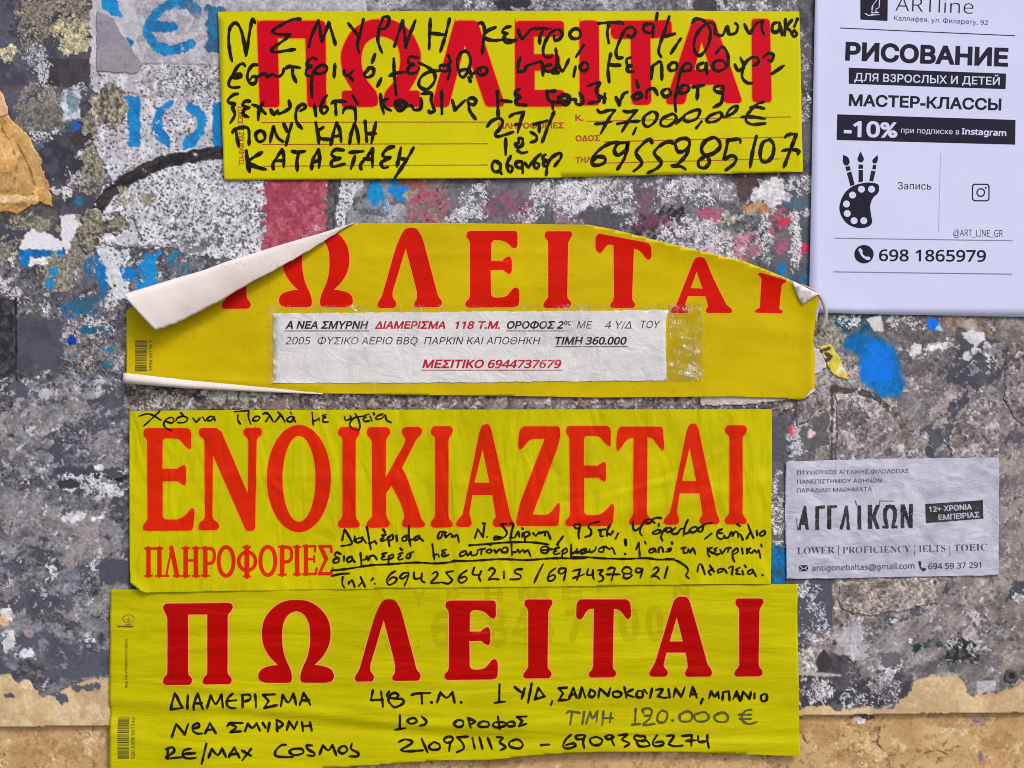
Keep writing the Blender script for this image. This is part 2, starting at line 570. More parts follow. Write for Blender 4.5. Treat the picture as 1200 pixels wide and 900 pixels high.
class Canvas:
    def __init__(s, xs, ys, col, col2=None, sc=14, seed=1):
        s.xs, s.ys = xs, ys
        s.X, s.Y = np.meshgrid(xs, ys)
        s.X = s.X.astype(np.float32); s.Y = s.Y.astype(np.float32)
        c = np.array(col, np.float32); c2 = np.array(col2 if col2 else col, np.float32)
        t = fbm(s.X / sc, s.Y / sc, seed, 5)[..., None]
        s.C = c * (1 - t) + c2 * t
        s.H = np.zeros(s.X.shape, np.float32)
    def paint(s, shape, col, col2=None, cov=None, fall=6, edge=3, es=9, soft=0.9, cs=9, h=0.15, ts=7, tex=0.12,
              pits=0.0, ps=5, pcol=(60, 58, 66), cracks=0.0, ck=22, ccol=(70, 66, 66), rim=None, rw=0.08, seed=1, op=1.0, stretch=(1, 1), rot=0, vein=0.0, net=0.0, ns=5.0, ridge=0.0, ks=0.025):
        kind, g = shape[0], shape[1]
        pad = edge * 2 + 6
        if kind == 'e':
            cx, cy, rx, ry = g; bb = (cx - rx, cy - ry, cx + rx, cy + ry)
        else:
            gx = [p[0] for p in g]; gy = [p[1] for p in g]
            w = shape[2] if kind == 'l' else 0
            bb = (min(gx) - w, min(gy) - w, max(gx) + w, max(gy) + w)
        i0 = np.searchsorted(s.xs, bb[0] - pad); i1 = np.searchsorted(s.xs, bb[2] + pad)
        j0 = np.searchsorted(s.ys, bb[1] - pad); j1 = np.searchsorted(s.ys, bb[3] + pad)
        if i1 <= i0 or j1 <= j0: return
        sl = (slice(j0, j1), slice(i0, i1))
        X, Y = s.X[sl], s.Y[sl]
        if kind == 'e': d = (np.hypot((X - g[0]) / g[2], (Y - g[1]) / g[3]) - 1) * min(g[2], g[3])
        elif kind == 'l': d = sdf_line(g, shape[2], X, Y)
        else: d = sdf_poly(g, X, Y)
        if edge: d = d + edge * ((fbm(X / es, Y / es, seed, 4, 0.6) - 0.5) * 2.2)
        m = np.clip(0.5 - d / soft, 0, 1)
        cr, sr = math.cos(rot), math.sin(rot)
        XR = (X * cr + Y * sr) / stretch[0]; YR = (-X * sr + Y * cr) / stretch[1]
        col = np.array(col, np.float32); c2 = np.array(col2 if col2 else col, np.float32)
        t = sstep(0.3, 0.7, fbm(XR / ts, YR / ts, seed + 2, 4, 0.6))[..., None]
        cc = col * (1 - t) + c2 * t
        if tex: cc = cc * (1 + tex * (fbm(X / 2.6, Y / 2.6, seed + 5, 3, 0.7)[..., None] - 0.5) * 2)
        if ridge:
            r1 = 1 - np.abs(2 * fbm(XR / 6.5 + 3, YR / 6.5, seed + 4, 4, 0.6) - 1); r2 = 1 - np.abs(2 * fbm(X / 2.8, Y / 2.8 + 5, seed + 1, 3, 0.6) - 1)
            k = (ridge * ((r1 - 0.62) * 1.5 + (r2 - 0.62) * 0.8))[..., None]
            cc = cc * np.clip(1 + k, 0.45, 1.6)
            s.H[sl] += m * ridge * 0.25 * (r1 - 0.6)
        if net:
            wx = (fbm(X / 5, Y / 5, seed + 2, 3) - 0.5) * ns * 2.4; wy = (fbm(X / 5, Y / 5, seed + 5, 3) - 0.5) * ns * 2.4
            f1, f2, cid = worley((X + wx) / ns, (Y + wy) / ns, seed + 2)
            loc = fbm(X / 22, Y / 22, seed + 6, 2)
            m = m * sstep(0.0, 0.10, f2 - f1 - net * (0.05 + 0.45 * loc) * 0.6)
        if cracks:
            wx = (fbm(X / 13, Y / 13, seed + 1, 3) - 0.5) * 16; wy = (fbm(X / 13, Y / 13, seed + 6, 3) - 0.5) * 16
            f1, f2, cid = worley((X + wx) / ck, (Y + wy) / ck, seed)
            k = sstep(0.0, 0.09 * cracks, f2 - f1)[..., None]
            cc = cc * (0.86 + 0.28 * cid[..., None])
            cc = cc * k + np.array(ccol, np.float32) * (1 - k)
        if pits:
            f1, f2, cid = worley((X + 2 * fbm(X / 4, Y / 4, seed + 3, 2)) / ps, Y / ps, seed + 4)
            loc = fbm(X / 30, Y / 30, seed + 8, 2)
            r = (cid < pits * (0.5 + loc)).astype(np.float32) * (0.15 + 0.33 * ((cid * 57) % 1))
            k = (1 - sstep(0.5, 1.1, f1 / np.maximum(r, 1e-3)))[..., None]
            cc = cc * (1 - k) + np.array(pcol, np.float32) * k
            s.H[sl] -= (k[..., 0] * m * 0.12)
        if vein:
            wx = (fbm(X / 9, Y / 9, seed + 9, 3) - 0.5) * 16
            n = fbm((XR + wx) / cs, (YR - wx) / cs, seed + 7, 4, 0.6)
            m = m * (1 - sstep(vein * 0.4, vein, np.abs(n - 0.5))) * sstep(0.42, 0.56, fbm(X / 55, Y / 55, seed + 3, 3))
        elif cov is not None:
            wx = (fbm(X / 6, Y / 6, seed + 9, 2) - 0.5) * 7
            n = fbm((XR + wx) / cs, (YR - wx) / cs, seed + 7, 5, 0.62)
            c = cov * np.clip(-d / fall + 0.25, 0, 1)
            k = sstep(-ks, ks, c - n)
            if rim is not None:
                rr = (sstep(-0.02, 0.0, c - n) * (1 - sstep(rw * 0.6, rw, c - n)))[..., None]
                cc = cc * (1 - rr) + np.array(rim, np.float32) * rr
            m = m * k
        mm = (m * op)[..., None]
        s.C[sl] = s.C[sl] * (1 - mm) + cc * mm
        s.H[sl] += h * m
        return m
    def line(s, P, w, col, col2=None, **k): return s.paint(('l', P, w), col, col2, **k)
    def poly(s, P, col, col2=None, **k): return s.paint(('p', P), col, col2, **k)
    def blob(s, cx, cy, rx, ry, col, col2=None, **k): return s.paint(('e', (cx, cy, rx, ry)), col, col2, **k)
    def rect(s, x0, y0, x1, y1, col, col2=None, **k): return s.paint(('p', [(x0, y0), (x1, y0), (x1, y1), (x0, y1)]), col, col2, **k)

def axis(lo, hi, d, outer_lo, outer_hi):
    a = np.arange(lo, hi + d * 0.5, d)
    L = []; v = lo; st = d
    while v > outer_lo: st = min(st * 1.3, 4.0) if v > lo - 420 else st * 1.3; v -= st; L.append(v)
    R = []; v = a[-1]; st = d
    while v < outer_hi: st = min(st * 1.3, 4.0) if v < a[-1] + 420 else st * 1.3; v += st; R.append(v)
    return np.array(L[::-1] + list(a) + R)

STEP = 1.25
SLATE = (78, 80, 92); SLATE2 = (102, 104, 115); DK = (52, 50, 58)
LG = (196, 196, 206); WH = (226, 226, 233); KH = (141, 134, 118); KH2 = (105, 101, 94); CR = (214, 204, 178)
BL = (22, 136, 202); BL2 = (12, 108, 172); MV = (140, 133, 136); MV2 = (104, 99, 104); OR = (205, 160, 98)

def ledge(x): return 853 - 0.0142 * x      # the plaster edge that runs across the wall near the bottom

xs = axis(-30, 1230, STEP, -1400, 2600)
ys_up = axis(-30, 858, STEP, -1400, 859)
ys_up = ys_up[ys_up < 859.5]
cv = Canvas(xs, ys_up, (74, 76, 87), (112, 112, 120), 26, 1)
big = [(-1500, -1500), (2700, -1500), (2700, 900), (-1500, 900)]
far = dict(edge=0)
# general mottling of the grey render
cv.poly(big, (148, 145, 150), (112, 110, 117), cov=0.52, fall=1, cs=46, h=0.08, ts=12, tex=0.2, seed=3, op=0.75, edge=0)
cv.poly(big, (62, 60, 68), (80, 78, 86), cov=0.40, fall=1, cs=30, h=-0.05, ts=9, tex=0.2, seed=8, op=0.8, edge=0)

def texture_field(c, x0, y0, x1, y1, k=1.0, sd=2, op=1.0):
    """pulp and paint residue: fine veins, small flakes, little holes"""
    c.rect(x0, y0, x1, y1, (56, 53, 58), vein=0.035, cs=26, edge=4, seed=sd, h=-0.12, tex=0.2, op=0.7 * op)
    c.rect(x0, y0, x1, y1, (52, 50, 56), vein=0.045, cs=11, edge=4, seed=sd + 2, h=-0.10, tex=0.2, op=0.6 * op)
    c.rect(x0, y0, x1, y1, (176, 174, 180), vein=0.030, cs=15, edge=4, seed=sd + 1, h=0.15, tex=0.2, op=0.55 * op)
    c.rect(x0, y0, x1, y1, (206, 204, 212), col2=(176, 174, 182), cov=0.20 * k, cs=7, fall=4, edge=3, seed=sd + 3, h=0.25, ts=4)
    c.rect(x0, y0, x1, y1, (50, 48, 56), cov=0.24 * k, cs=4.5, fall=4, edge=3, seed=sd + 4, h=-0.12, ts=4, op=0.7 * op)
cv.poly(big, (116, 115, 122), col2=(84, 84, 93), edge=0, ts=24, tex=0.1, ridge=0.35, seed=6, h=0.0, op=0.6)
texture_field(cv, -60, -60, 1260, 860)
def khaki(x, y, rx, ry, cov=0.72, seed=2, c=KH, c2=KH2, rim=(178, 172, 156), cs=7):
    cv.blob(x, y, rx, ry, c, col2=c2, cov=cov, fall=min(rx, ry) * 0.5, cs=cs, ts=3.2, tex=0.25, h=0.35, rim=rim, rw=0.10, seed=seed, edge=5)
def chips(x, y, rx, ry, cov=0.6, c=WH, c2=LG, seed=2, cs=6, h=0.3, fall=None, **k):
    cv.blob(x, y, rx, ry, c, col2=c2, cov=cov, fall=fall or min(rx, ry) * 0.6, cs=cs, ts=6, tex=0.06, h=h, seed=seed, edge=4, **{'net': 0.75, 'ns': 4.2, **k})

# ---- far left column
cv.rect(-200, -300, 112, 300, (84, 87, 100), col2=(66, 66, 78), edge=2, ts=30, tex=0.1, seed=4, h=0.1, op=0.85)
cv.rect(12, -60, 112, 50, (92, 88, 90), col2=(64, 62, 68), edge=8, ts=6, tex=0.25, seed=6, cov=0.75, cs=10)
khaki(66, 18, 50, 36, 0.68, 3); khaki(35, 45, 22, 18, 0.7, 4, (112, 108, 104), (90, 86, 86))
khaki(85, 42, 26, 24, 0.74, 5, (200, 188, 154), (160, 150, 124), rim=(226, 216, 186), cs=5)
khaki(5, 62, 13, 11, 0.75, 6, CR, (180, 170, 140), rim=(228, 220, 196), cs=5)
cv.rect(56, 68, 104, 102, (60, 55, 63), col2=(74, 68, 76), edge=1.2, es=14, ts=14, tex=0.06, seed=3, h=0.1)
chips(40, 66, 17, 22, 0.62, (208, 206, 214), (150, 150, 160), 3, cs=5)
chips(50, 84, 8, 18, 0.6, WH, LG, 5, cs=4)
khaki(46, 128, 34, 40, 0.75, 7, (128, 123, 116), (98, 95, 94), rim=(150, 147, 142), cs=8)
khaki(60, 110, 14, 20, 0.6, 8, (156, 152, 150), (112, 108, 108), cs=5)
cv.rect(73, 103, 94, 139, (206, 210, 218), col2=(160, 172, 184), edge=4, es=7, seed=6, h=0.3, ts=5)
cv.blob(84, 118, 6, 13, (120, 140, 156), edge=3, seed=2, h=-0.1)
chips(92, 104, 12, 8, 0.7, WH, LG, 9, cs=5); chips(48, 160, 30, 10, 0.55, WH, LG, 10, cs=4)
cv.blob(89, 147, 6, 6, (20, 92, 214), edge=3, es=5, seed=4, h=0.05)
cv.blob(76, 146, 8, 12, (70, 110, 134), edge=4, es=5, seed=9, h=0.05, cov=0.6, cs=5)
cv.blob(70, 198, 32, 40, (76, 76, 86), col2=(58, 58, 68), edge=5, seed=9, ts=10, h=0.1)
cv.blob(95, 168, 12, 16, (60, 58, 66), edge=4, seed=3, h=0.1)
cv.blob(92, 200, 10, 16, (58, 57, 66), edge=5, seed=5, h=0.1)
chips(84, 208, 22, 12, 0.62, (214, 212, 220), LG, 6, cs=7); chips(76, 226, 18, 8, 0.66, WH, LG, 2, cs=7)
chips(98, 184, 10, 10, 0.6, WH, LG, 7, cs=5)
khaki(108, 190, 16, 30, 0.72, 9, (150, 146, 126), (112, 110, 100), cs=5)
khaki(100, 215, 16, 16, 0.68, 4, (140, 137, 122), (100, 98, 92), cs=5)
cv.blob(92, 236, 5, 6, (40, 110, 150), edge=2, seed=3, h=0.05)
# below the orange remnant
cv.rect(-40, 226, 70, 262, (70, 66, 70), col2=(92, 88, 90), edge=4, seed=7, h=0.05, ts=8)
khaki(40, 262, 34, 12, 0.66, 5, (146, 140, 118), (108, 104, 94), cs=5); khaki(8, 250, 14, 8, 0.6, 3, (190, 148, 88), (140, 112, 76))
khaki(96, 284, 20, 40, 0.78, 6, (152, 147, 130), (112, 109, 100), cs=6)
khaki(10, 290, 14, 22, 0.66, 4, (130, 126, 112), (96, 94, 90), cs=5)
cv.poly([(22, 292), (26, 276), (36, 268), (56, 274), (72, 282), (72, 294)], (226, 224, 234), edge=2, es=6, seed=2, tex=0.04)
cv.poly([(70, 254), (86, 252), (92, 262), (84, 276), (78, 296), (72, 294)], (222, 220, 230), edge=3, es=6, seed=4, tex=0.04)
cv.rect(23, 293, 73, 301, (16, 122, 202), col2=(10, 96, 168), edge=2, es=5, seed=3, h=0.05)
cv.rect(23, 300, 33, 312, (20, 120, 190), edge=2, es=5, seed=5, h=0.05); cv.rect(34, 302, 58, 311, WH, edge=2, es=5, seed=6)
chips(14, 300, 10, 12, 0.62, WH, LG, 8, cs=5)
khaki(66, 320, 26, 26, 0.78, 3, (152, 147, 132), (114, 110, 102), cs=6)
cv.blob(62, 318, 6, 5, BL, edge=2.5, es=4, seed=5, h=0.05); cv.blob(57, 332, 5, 6, BL, edge=2.5, es=4, seed=7, h=0.05)
cv.rect(112, 262, 300, 288, (200, 200, 210), col2=(170, 170, 180), edge=3, seed=6, pits=0.3)
cv.poly([(112, 290), (150, 292), (150, 352), (132, 352), (124, 330), (112, 318)], (206, 208, 216), edge=3, es=7, seed=6, pits=0.12)
cv.poly([(112, 296), (122, 312), (128, 346), (116, 340), (110, 310)], (22, 110, 178), edge=3, es=5, seed=4, h=0.05)
cv.rect(136, 292, 150, 320, (60, 120, 124), col2=(120, 140, 148), edge=4, es=5, seed=3, cov=0.6, cs=5)
chips(130, 352, 10, 14, 0.66, LG, WH, 6, cs=5)
cv.blob(103, 312, 6, 18, (26, 104, 170), edge=4, es=5, seed=8, h=0.05, cov=0.6, cs=4)
cv.rect(70, 345, 122, 372, (22, 112, 172), col2=(60, 92, 112), edge=5, es=8, seed=3, h=0.05, cov=0.62, cs=8, ts=6)
cv.rect(160, 296, 186, 345, BL, edge=4, es=6, seed=3, h=0.05, cov=0.7, cs=6)
cv.rect(138, 312, 165, 330, (18, 118, 190), edge=3, es=6, seed=5, h=0.05, cov=0.72, cs=7)
cv.blob(208, 312, 18, 18, (40, 112, 150), edge=5, es=6, seed=6, h=0.05, cov=0.6, cs=6)
chips(8, 330, 14, 10, 0.7, WH, LG, 4, cs=6); chips(12, 352, 12, 9, 0.68, WH, LG, 6, cs=6)
khaki(36, 366, 16, 19, 0.82, 5, (112, 110, 104), (88, 86, 84), rim=(206, 206, 208), cs=7)
chips(36, 384, 14, 4, 0.72, WH, LG, 3, cs=4)
chips(54, 362, 7, 16, 0.62, (150, 170, 200), WH, 3, cs=4)
chips(100, 385, 36, 18, 0.50, WH, LG, 8, cs=5); chips(64, 408, 12, 14, 0.58, (190, 190, 198), LG, 9, cs=6)
cv.blob(104, 388, 20, 7, (30, 96, 130), edge=4, es=6, seed=2, h=0.04, cov=0.6, cs=7)
cv.blob(82, 400, 5, 6, (12, 50, 150), edge=2, es=4, seed=3, h=0.04)
cv.line([(76, 414), (92, 416)], 4, (20, 110, 170), edge=1.5, es=4, seed=3, h=0.03)
cv.line([(112, 412), (130, 410)], 5, (28, 120, 150), edge=2, es=4, seed=5, h=0.03)
cv.blob(124, 426, 8, 7, (30, 110, 140), edge=3, es=4, seed=6, h=0.03, cov=0.6, cs=4)
chips(138, 424, 10, 10, 0.66, LG, (150, 150, 156), 3, cs=5); cv.blob(86, 440, 5, 4, (110, 180, 210), edge=2, es=4, seed=3)
khaki(98, 425, 34, 22, 0.6, 3, (132, 130, 130), (100, 98, 100), cs=6)
# smooth slate band and the overlapped dark edge
cv.rect(14, 372, 70, 438, (72, 72, 84), col2=(82, 82, 93), edge=5, seed=3, ts=20, tex=0.06, h=0.1)
cv.rect(-200, 350, 16, 560, (44, 43, 50), col2=(72, 71, 78), edge=2, seed=4, ts=7, tex=0.2, h=-0.2, cov=0.9, cs=20)
cv.line([(17, 350), (18, 435), (20, 520)], 2.6, (34, 33, 40), edge=1, seed=2, h=-0.2)
khaki(4, 470, 14, 12, 0.5, 5, (150, 150, 158), (110, 110, 116), cs=5)
cv.rect(18, 432, 160, 560, (138, 136, 144), col2=(88, 88, 98), ridge=0.32, edge=6, seed=5, ts=17, tex=0.14, h=0.08, stretch=(1.5, 0.8), rot=0.5, cov=0.85, cs=30, cracks=0.35, ck=30, ccol=(74, 73, 80))
cv.blob(90, 500, 60, 12, (160, 156, 160), col2=(122, 120, 126), cov=0.55, cs=11, fall=8, seed=9, h=0.06, rot=0.45, stretch=(2, 0.7))
cv.blob(52, 462, 22, 8, (168, 166, 172), cov=0.6, cs=9, fall=4, seed=3, h=0.06)
cv.blob(120, 530, 34, 10, (166, 162, 164), cov=0.6, cs=9, fall=5, seed=7, h=0.06, rot=0.5, stretch=(2, 0.7))
cv.poly([(40, 470), (60, 480), (110, 505), (120, 540), (80, 520), (48, 500)], (74, 74, 86), edge=6, seed=4, cov=0.7, cs=12, h=0)
chips(108, 452, 12, 12, 0.55, (180, 180, 190), LG, 3, cs=5)
chips(108, 566, 44, 14, 0.66, (222, 222, 230), LG, 4, cs=7)
cv.blob(84, 566, 16, 6, (56, 55, 64), edge=3, seed=3, h=0.1); cv.line([(104, 560), (150, 563)], 9, (38, 38, 44), edge=3, es=6, seed=4, cov=0.7, cs=8)
chips(136, 576, 20, 8, 0.7, WH, LG, 6, cs=6)
# lower left field: washed grey with pale veils
cv.rect(-200, 560, 165, 800, (108, 108, 117), col2=(78, 78, 88), ridge=0.32, edge=6, seed=6, ts=13, tex=0.18, h=0.05, cov=0.88, cs=26, cracks=0.25, ck=26, ccol=(84, 84, 92))
for (x, y, rx, ry, sd) in ((46, 612, 32, 26, 3), (30, 638, 24, 12, 5), (95, 620, 40, 14, 6), (80, 655, 50, 10, 8), (70, 690, 45, 9, 2), (100, 742, 34, 14, 4), (36, 715, 16, 20, 5)):
    cv.blob(x, y, rx, ry, (150, 152, 163), col2=(120, 121, 131), cov=0.62, cs=12, fall=10, seed=sd, h=0.05, tex=0.12, op=0.75, edge=6, ridge=0.3)
cv.rect(114, 653, 160, 684, (78, 78, 92), edge=3, seed=4, ts=20, tex=0.05, h=0.12)
cv.poly([(112, 700), (160, 706), (160, 745), (120, 738), (106, 722)], (80, 80, 93), edge=3, seed=5, ts=20, tex=0.05, h=0.12)
chips(90, 606, 16, 6, 0.6, WH, LG, 4, cs=4); chips(114, 608, 10, 4, 0.7, WH, LG, 8, cs=4); chips(112, 660, 6, 16, 0.55, WH, LG, 5, cs=4)
khaki(60, 720, 26, 22, 0.6, 5, (104, 102, 106), (76, 74, 80), cs=6); khaki(88, 712, 16, 18, 0.6, 6, (92, 90, 92), (66, 64, 70), cs=6)
cv.poly([(10, 742), (50, 738), (150, 772), (150, 792), (90, 800), (20, 790), (-60, 792), (-60, 750)], (76, 78, 92), col2=(88, 90, 104), edge=5, seed=4, ts=18, tex=0.05, h=0.12)
cv.blob(34, 783, 24, 13, (66, 64, 70), col2=(112, 110, 114), edge=4, seed=3, ts=6, h=0.1)
cv.blob(110, 768, 40, 12, (150, 150, 160), col2=(116, 116, 126), cov=0.62, cs=8, fall=8, seed=5, h=0.06)
chips(6, 724, 12, 14, 0.78, (232, 228, 228), LG, 4, cs=8); chips(10, 756, 10, 14, 0.66, WH, LG, 5, cs=7); chips(26, 768, 14, 6, 0.72, WH, LG, 7, cs=7)
chips(106, 746, 10, 8, 0.6, WH, LG, 3, cs=4); chips(80, 792, 12, 8, 0.5, WH, LG, 4, cs=4)
cv.blob(3, 728, 7, 7, (214, 184, 148), edge=2, seed=3); cv.blob(32, 743, 8, 6, (150, 134, 138), edge=2, seed=3, h=0.3)

# ---- strip above and below the first notice, towards the right
cv.rect(400, -60, 960, 14, (128, 127, 134), col2=(96, 95, 103), edge=0, seed=4, ts=8, tex=0.25, h=0)
chips(300, 4, 70, 12, 0.75, (204, 206, 214), (170, 176, 190), 3, cs=9); chips(450, 3, 50, 10, 0.62, LG, (160, 160, 168), 4, cs=8)
chips(660, 4, 90, 12, 0.7, (190, 190, 198), (160, 160, 168), 8, cs=12); chips(560, 5, 26, 8, 0.66, WH, LG, 5, cs=6)
chips(860, 5, 70, 10, 0.6, (190, 188, 196), WH, 9, cs=7); cv.blob(600, 4, 22, 7, DK, edge=4, seed=5); cv.blob(830, 4, 16, 8, (70, 68, 76), edge=4, seed=6)
cv.rect(936, -60, 958, 360, (98, 97, 106), col2=(70, 70, 80), edge=2, seed=4, ts=12, tex=0.15, h=0)
chips(944, 60, 10, 34, 0.62, (168, 164, 170), LG, 5, cs=8); chips(945, 120, 10, 30, 0.55, LG, WH, 6, cs=6)
cv.rect(404, 204, 500, 264, (100, 102, 113), col2=(142, 142, 150), edge=3, seed=4, ts=13, tex=0.12, h=0.1, pits=0.16)
cv.blob(440, 225, 10, 15, BL, edge=3, es=6, seed=4, h=0.05); cv.blob(452, 242, 6, 5, BL, edge=2, es=5, seed=4, h=0.05)
cv.blob(467, 221, 11, 13, (10, 134, 208), edge=3, es=6, seed=6, h=0.05); chips(456, 250, 22, 14, 0.6, (176, 176, 186), LG, 5, cs=8)
cv.rect(476, 204, 520, 264, (150, 140, 132), col2=(120, 114, 116), edge=5, seed=6, ts=10, tex=0.2)
cv.blob(504, 240, 26, 26, (172, 84, 104), col2=(140, 104, 112), edge=6, seed=6, ts=9, pits=0.2, cov=0.75, cs=9, fall=10)
cv.blob(482, 214, 18, 5, (150, 92, 88), edge=3, seed=2)
cv.rect(526, 204, 648, 264, (88, 90, 100), col2=(116, 114, 120), edge=5, seed=8, ts=12, tex=0.1, h=0.1)
chips(548, 250, 26, 12, 0.74, WH, LG, 4, cs=6); chips(566, 222, 12, 9, 0.7, WH, LG, 5, cs=6); chips(556, 236, 30, 20, 0.52, WH, LG, 8, cs=4)
cv.blob(602, 242, 36, 22, (156, 78, 108), col2=(112, 92, 108), cov=0.55, cs=8, fall=12, seed=4, pits=0.2, op=0.8)
chips(640, 225, 26, 24, 0.66, WH, LG, 4, cs=5); chips(618, 250, 22, 12, 0.6, WH, LG, 7, cs=4)
cv.blob(670, 256, 18, 14, (176, 74, 112), col2=(120, 90, 110), cov=0.7, cs=8, fall=7, seed=8)
cv.rect(648, 204, 868, 345, (92, 92, 102), col2=(140, 136, 142), edge=8, seed=2, ts=14, tex=0.2, h=0.05, op=0.8)
chips(700, 228, 62, 30, 0.72, WH, (206, 205, 212), 5, cs=5, fall=14, h=0.35); chips(812, 222, 60, 24, 0.70, WH, (196, 196, 204), 9, cs=5, fall=14, h=0.35)
chips(740, 250, 36, 24, 0.64, WH, LG, 2, cs=4, h=0.35); chips(680, 236, 40, 28, 0.66, WH, LG, 8, cs=3.6, h=0.3)
cv.blob(706, 258, 26, 16, (88, 86, 96), edge=6, seed=3, h=0.1, ts=9)
cv.blob(758, 236, 16, 24, (122, 92, 108), col2=(96, 92, 102), cov=0.7, cs=8, fall=8, seed=4)
cv.blob(770, 262, 40, 22, (58, 52, 60), col2=(110, 66, 86), cov=0.62, cs=6, fall=12, seed=3, h=0.1); cv.blob(742, 274, 20, 12, (52, 46, 54), cov=0.66, cs=6, fall=6, seed=6)
cv.blob(792, 248, 18, 12, (48, 44, 52), cov=0.6, cs=5, fall=6, seed=9); cv.blob(834, 250, 16, 10, (184, 84, 120), col2=(150, 100, 122), cov=0.75, cs=8, fall=5, seed=4)
chips(808, 276, 46, 26, 0.66, WH, LG, 3, cs=5, fall=12); chips(850, 290, 34, 24, 0.62, (206, 200, 206), WH, 6, cs=5, fall=12)
cv.blob(826, 302, 36, 14, (186, 120, 146), col2=(206, 196, 204), cov=0.55, cs=7, fall=8, seed=8); cv.blob(876, 286, 20, 22, (196, 142, 158), col2=(150, 108, 124), cov=0.66, cs=6, fall=8, seed=4)
khaki(852, 258, 18, 12, 0.62, 6, (190, 186, 174), (150, 146, 138), cs=5)
cv.poly([(858, 204), (900, 204), (890, 216), (876, 236), (866, 232), (862, 216)], (92, 72, 72), col2=(72, 62, 66), edge=3, seed=3, h=0.1, ts=10)
cv.rect(904, 214, 960, 344, (98, 100, 110), col2=(84, 86, 96), edge=5, seed=8, ts=20, tex=0.08, h=0.08)
cv.poly([(880, 232), (890, 214), (912, 205), (920, 220), (926, 236), (900, 240)], (222, 222, 226), col2=LG, edge=4, es=6, seed=4, h=0.3)
chips(938, 218, 18, 16, 0.72, WH, LG, 6, cs=7); cv.blob(884, 244, 24, 8, (196, 128, 84), col2=(176, 150, 120), cov=0.75, cs=7, fall=4, seed=6)
khaki(906, 248, 16, 6, 0.62, 7, (200, 196, 184), (160, 156, 148), cs=5)
cv.blob(938, 238, 20, 3, (70, 110, 134), edge=2, seed=3); chips(944, 248, 8, 6, 0.6, WH, LG, 4, cs=4)
cv.blob(914, 272, 18, 34, (168, 92, 116), col2=(116, 102, 112), cov=0.62, cs=6, fall=10, seed=3, pits=0.1)
cv.blob(919, 259, 8, 8, (206, 52, 84), cov=0.66, cs=5, fall=4, seed=5); cv.blob(942, 291, 6, 5, (206, 50, 90), edge=2, seed=5)
chips(932, 284, 9, 34, 0.74, (226, 222, 226), LG, 6, cs=6); chips(896, 272, 10, 22, 0.7, WH, LG, 7, cs=5); chips(928, 306, 6, 8, 0.7, WH, LG, 3, cs=4)
cv.rect(872, 314, 908, 345, (86, 88, 98), edge=3, seed=4, h=0.05, ts=10)
cv.rect(902, 306, 918, 322, (20, 112, 170), col2=(60, 100, 124), edge=3, es=6, seed=5, cov=0.7, cs=6); cv.rect(913, 308, 921, 336, (8, 124, 196), edge=1.5, es=6, seed=5)
cv.rect(920, 322, 950, 334, (14, 122, 190), col2=(52, 92, 118), edge=3, es=6, seed=6, cov=0.78, cs=7); cv.rect(932, 308, 950, 322, (30, 106, 150), edge=3, es=5, seed=7, cov=0.62, cs=6)

# ---- strip between the second and third notices
cv.rect(150, 436, 985, 486, (132, 122, 116), col2=(98, 90, 88), ridge=0.4, edge=3, seed=6, ts=9, tex=0.2, h=0.02, cracks=0.4, ck=24, ccol=(80, 70, 66))
chips(185, 470, 34, 14, 0.72, (190, 188, 186), (160, 156, 152), 4, cs=10); khaki(275, 462, 40, 14, 0.74, 5, (184, 178, 162), (150, 144, 130), cs=9)
cv.blob(230, 464, 8, 6, (60, 56, 56), edge=3, seed=4, h=0); cv.blob(330, 476, 20, 8, (136, 118, 114), edge=4, seed=5); chips(700, 472, 50, 6, 0.55, (176, 140, 136), (120, 100, 96), 7, cs=7)
cv.blob(600, 474, 60, 10, (112, 102, 100), col2=(140, 128, 122), cov=0.6, cs=10, fall=5, seed=8)

# ---- right-hand field: glued paper pulp over slate
cv.rect(948, 366, 1500, 815, (154, 146, 146), col2=(120, 113, 114), ridge=0.3, edge=5, seed=5, ts=24, tex=0.16, h=0.1, cracks=0.35, ck=44, ccol=(92, 84, 82))
cv.rect(1000, 380, 1500, 810, (170, 161, 160), col2=(132, 125, 126), ridge=0.4, edge=6, seed=7, ts=10, tex=0.16, h=0.06, cov=0.58, cs=22, stretch=(1.4, 0.9), rot=-0.6)
cv.rect(948, 366, 1100, 402, (88, 84, 84), col2=(116, 108, 106), edge=5, seed=6, ts=8, tex=0.2, h=0)
cv.rect(974, 366, 1040, 392, (20, 76, 100), col2=(40, 96, 118), edge=5, es=7, seed=3, cov=0.74, cs=8, ts=6)
chips(996, 376, 14, 10, 0.7, WH, LG, 5, cs=6)
cv.poly([(1016, 374), (1032, 369), (1037, 388), (1024, 389)], (212, 206, 204), edge=1.5, es=5, seed=3, tex=0.06, h=0.35)
chips(1056, 376, 20, 11, 0.78, (222, 218, 220), LG, 6, cs=8); chips(1076, 384, 10, 9, 0.72, LG, WH, 8, cs=5)
cv.poly([(1040, 390), (1120, 384), (1120, 440), (1060, 444), (1046, 410)], (124, 118, 120), col2=(98, 94, 98), edge=5, seed=6, ts=8, tex=0.2, h=0.05)
cv.poly([(1104, 374), (1150, 372), (1182, 410), (1174, 414), (1150, 388), (1120, 392)], (112, 98, 88), col2=(150, 136, 124), edge=3, seed=6, ts=6, tex=0.2, h=0.15)
cv.poly([(1120, 380), (1140, 374), (1156, 386), (1140, 392)], (178, 164, 154), col2=(140, 126, 118), edge=3, seed=5, ts=6, h=0.2)
cv.rect(1170, 370, 1186, 405, (110, 110, 118), edge=2, seed=4, tex=0.06, h=0.1)
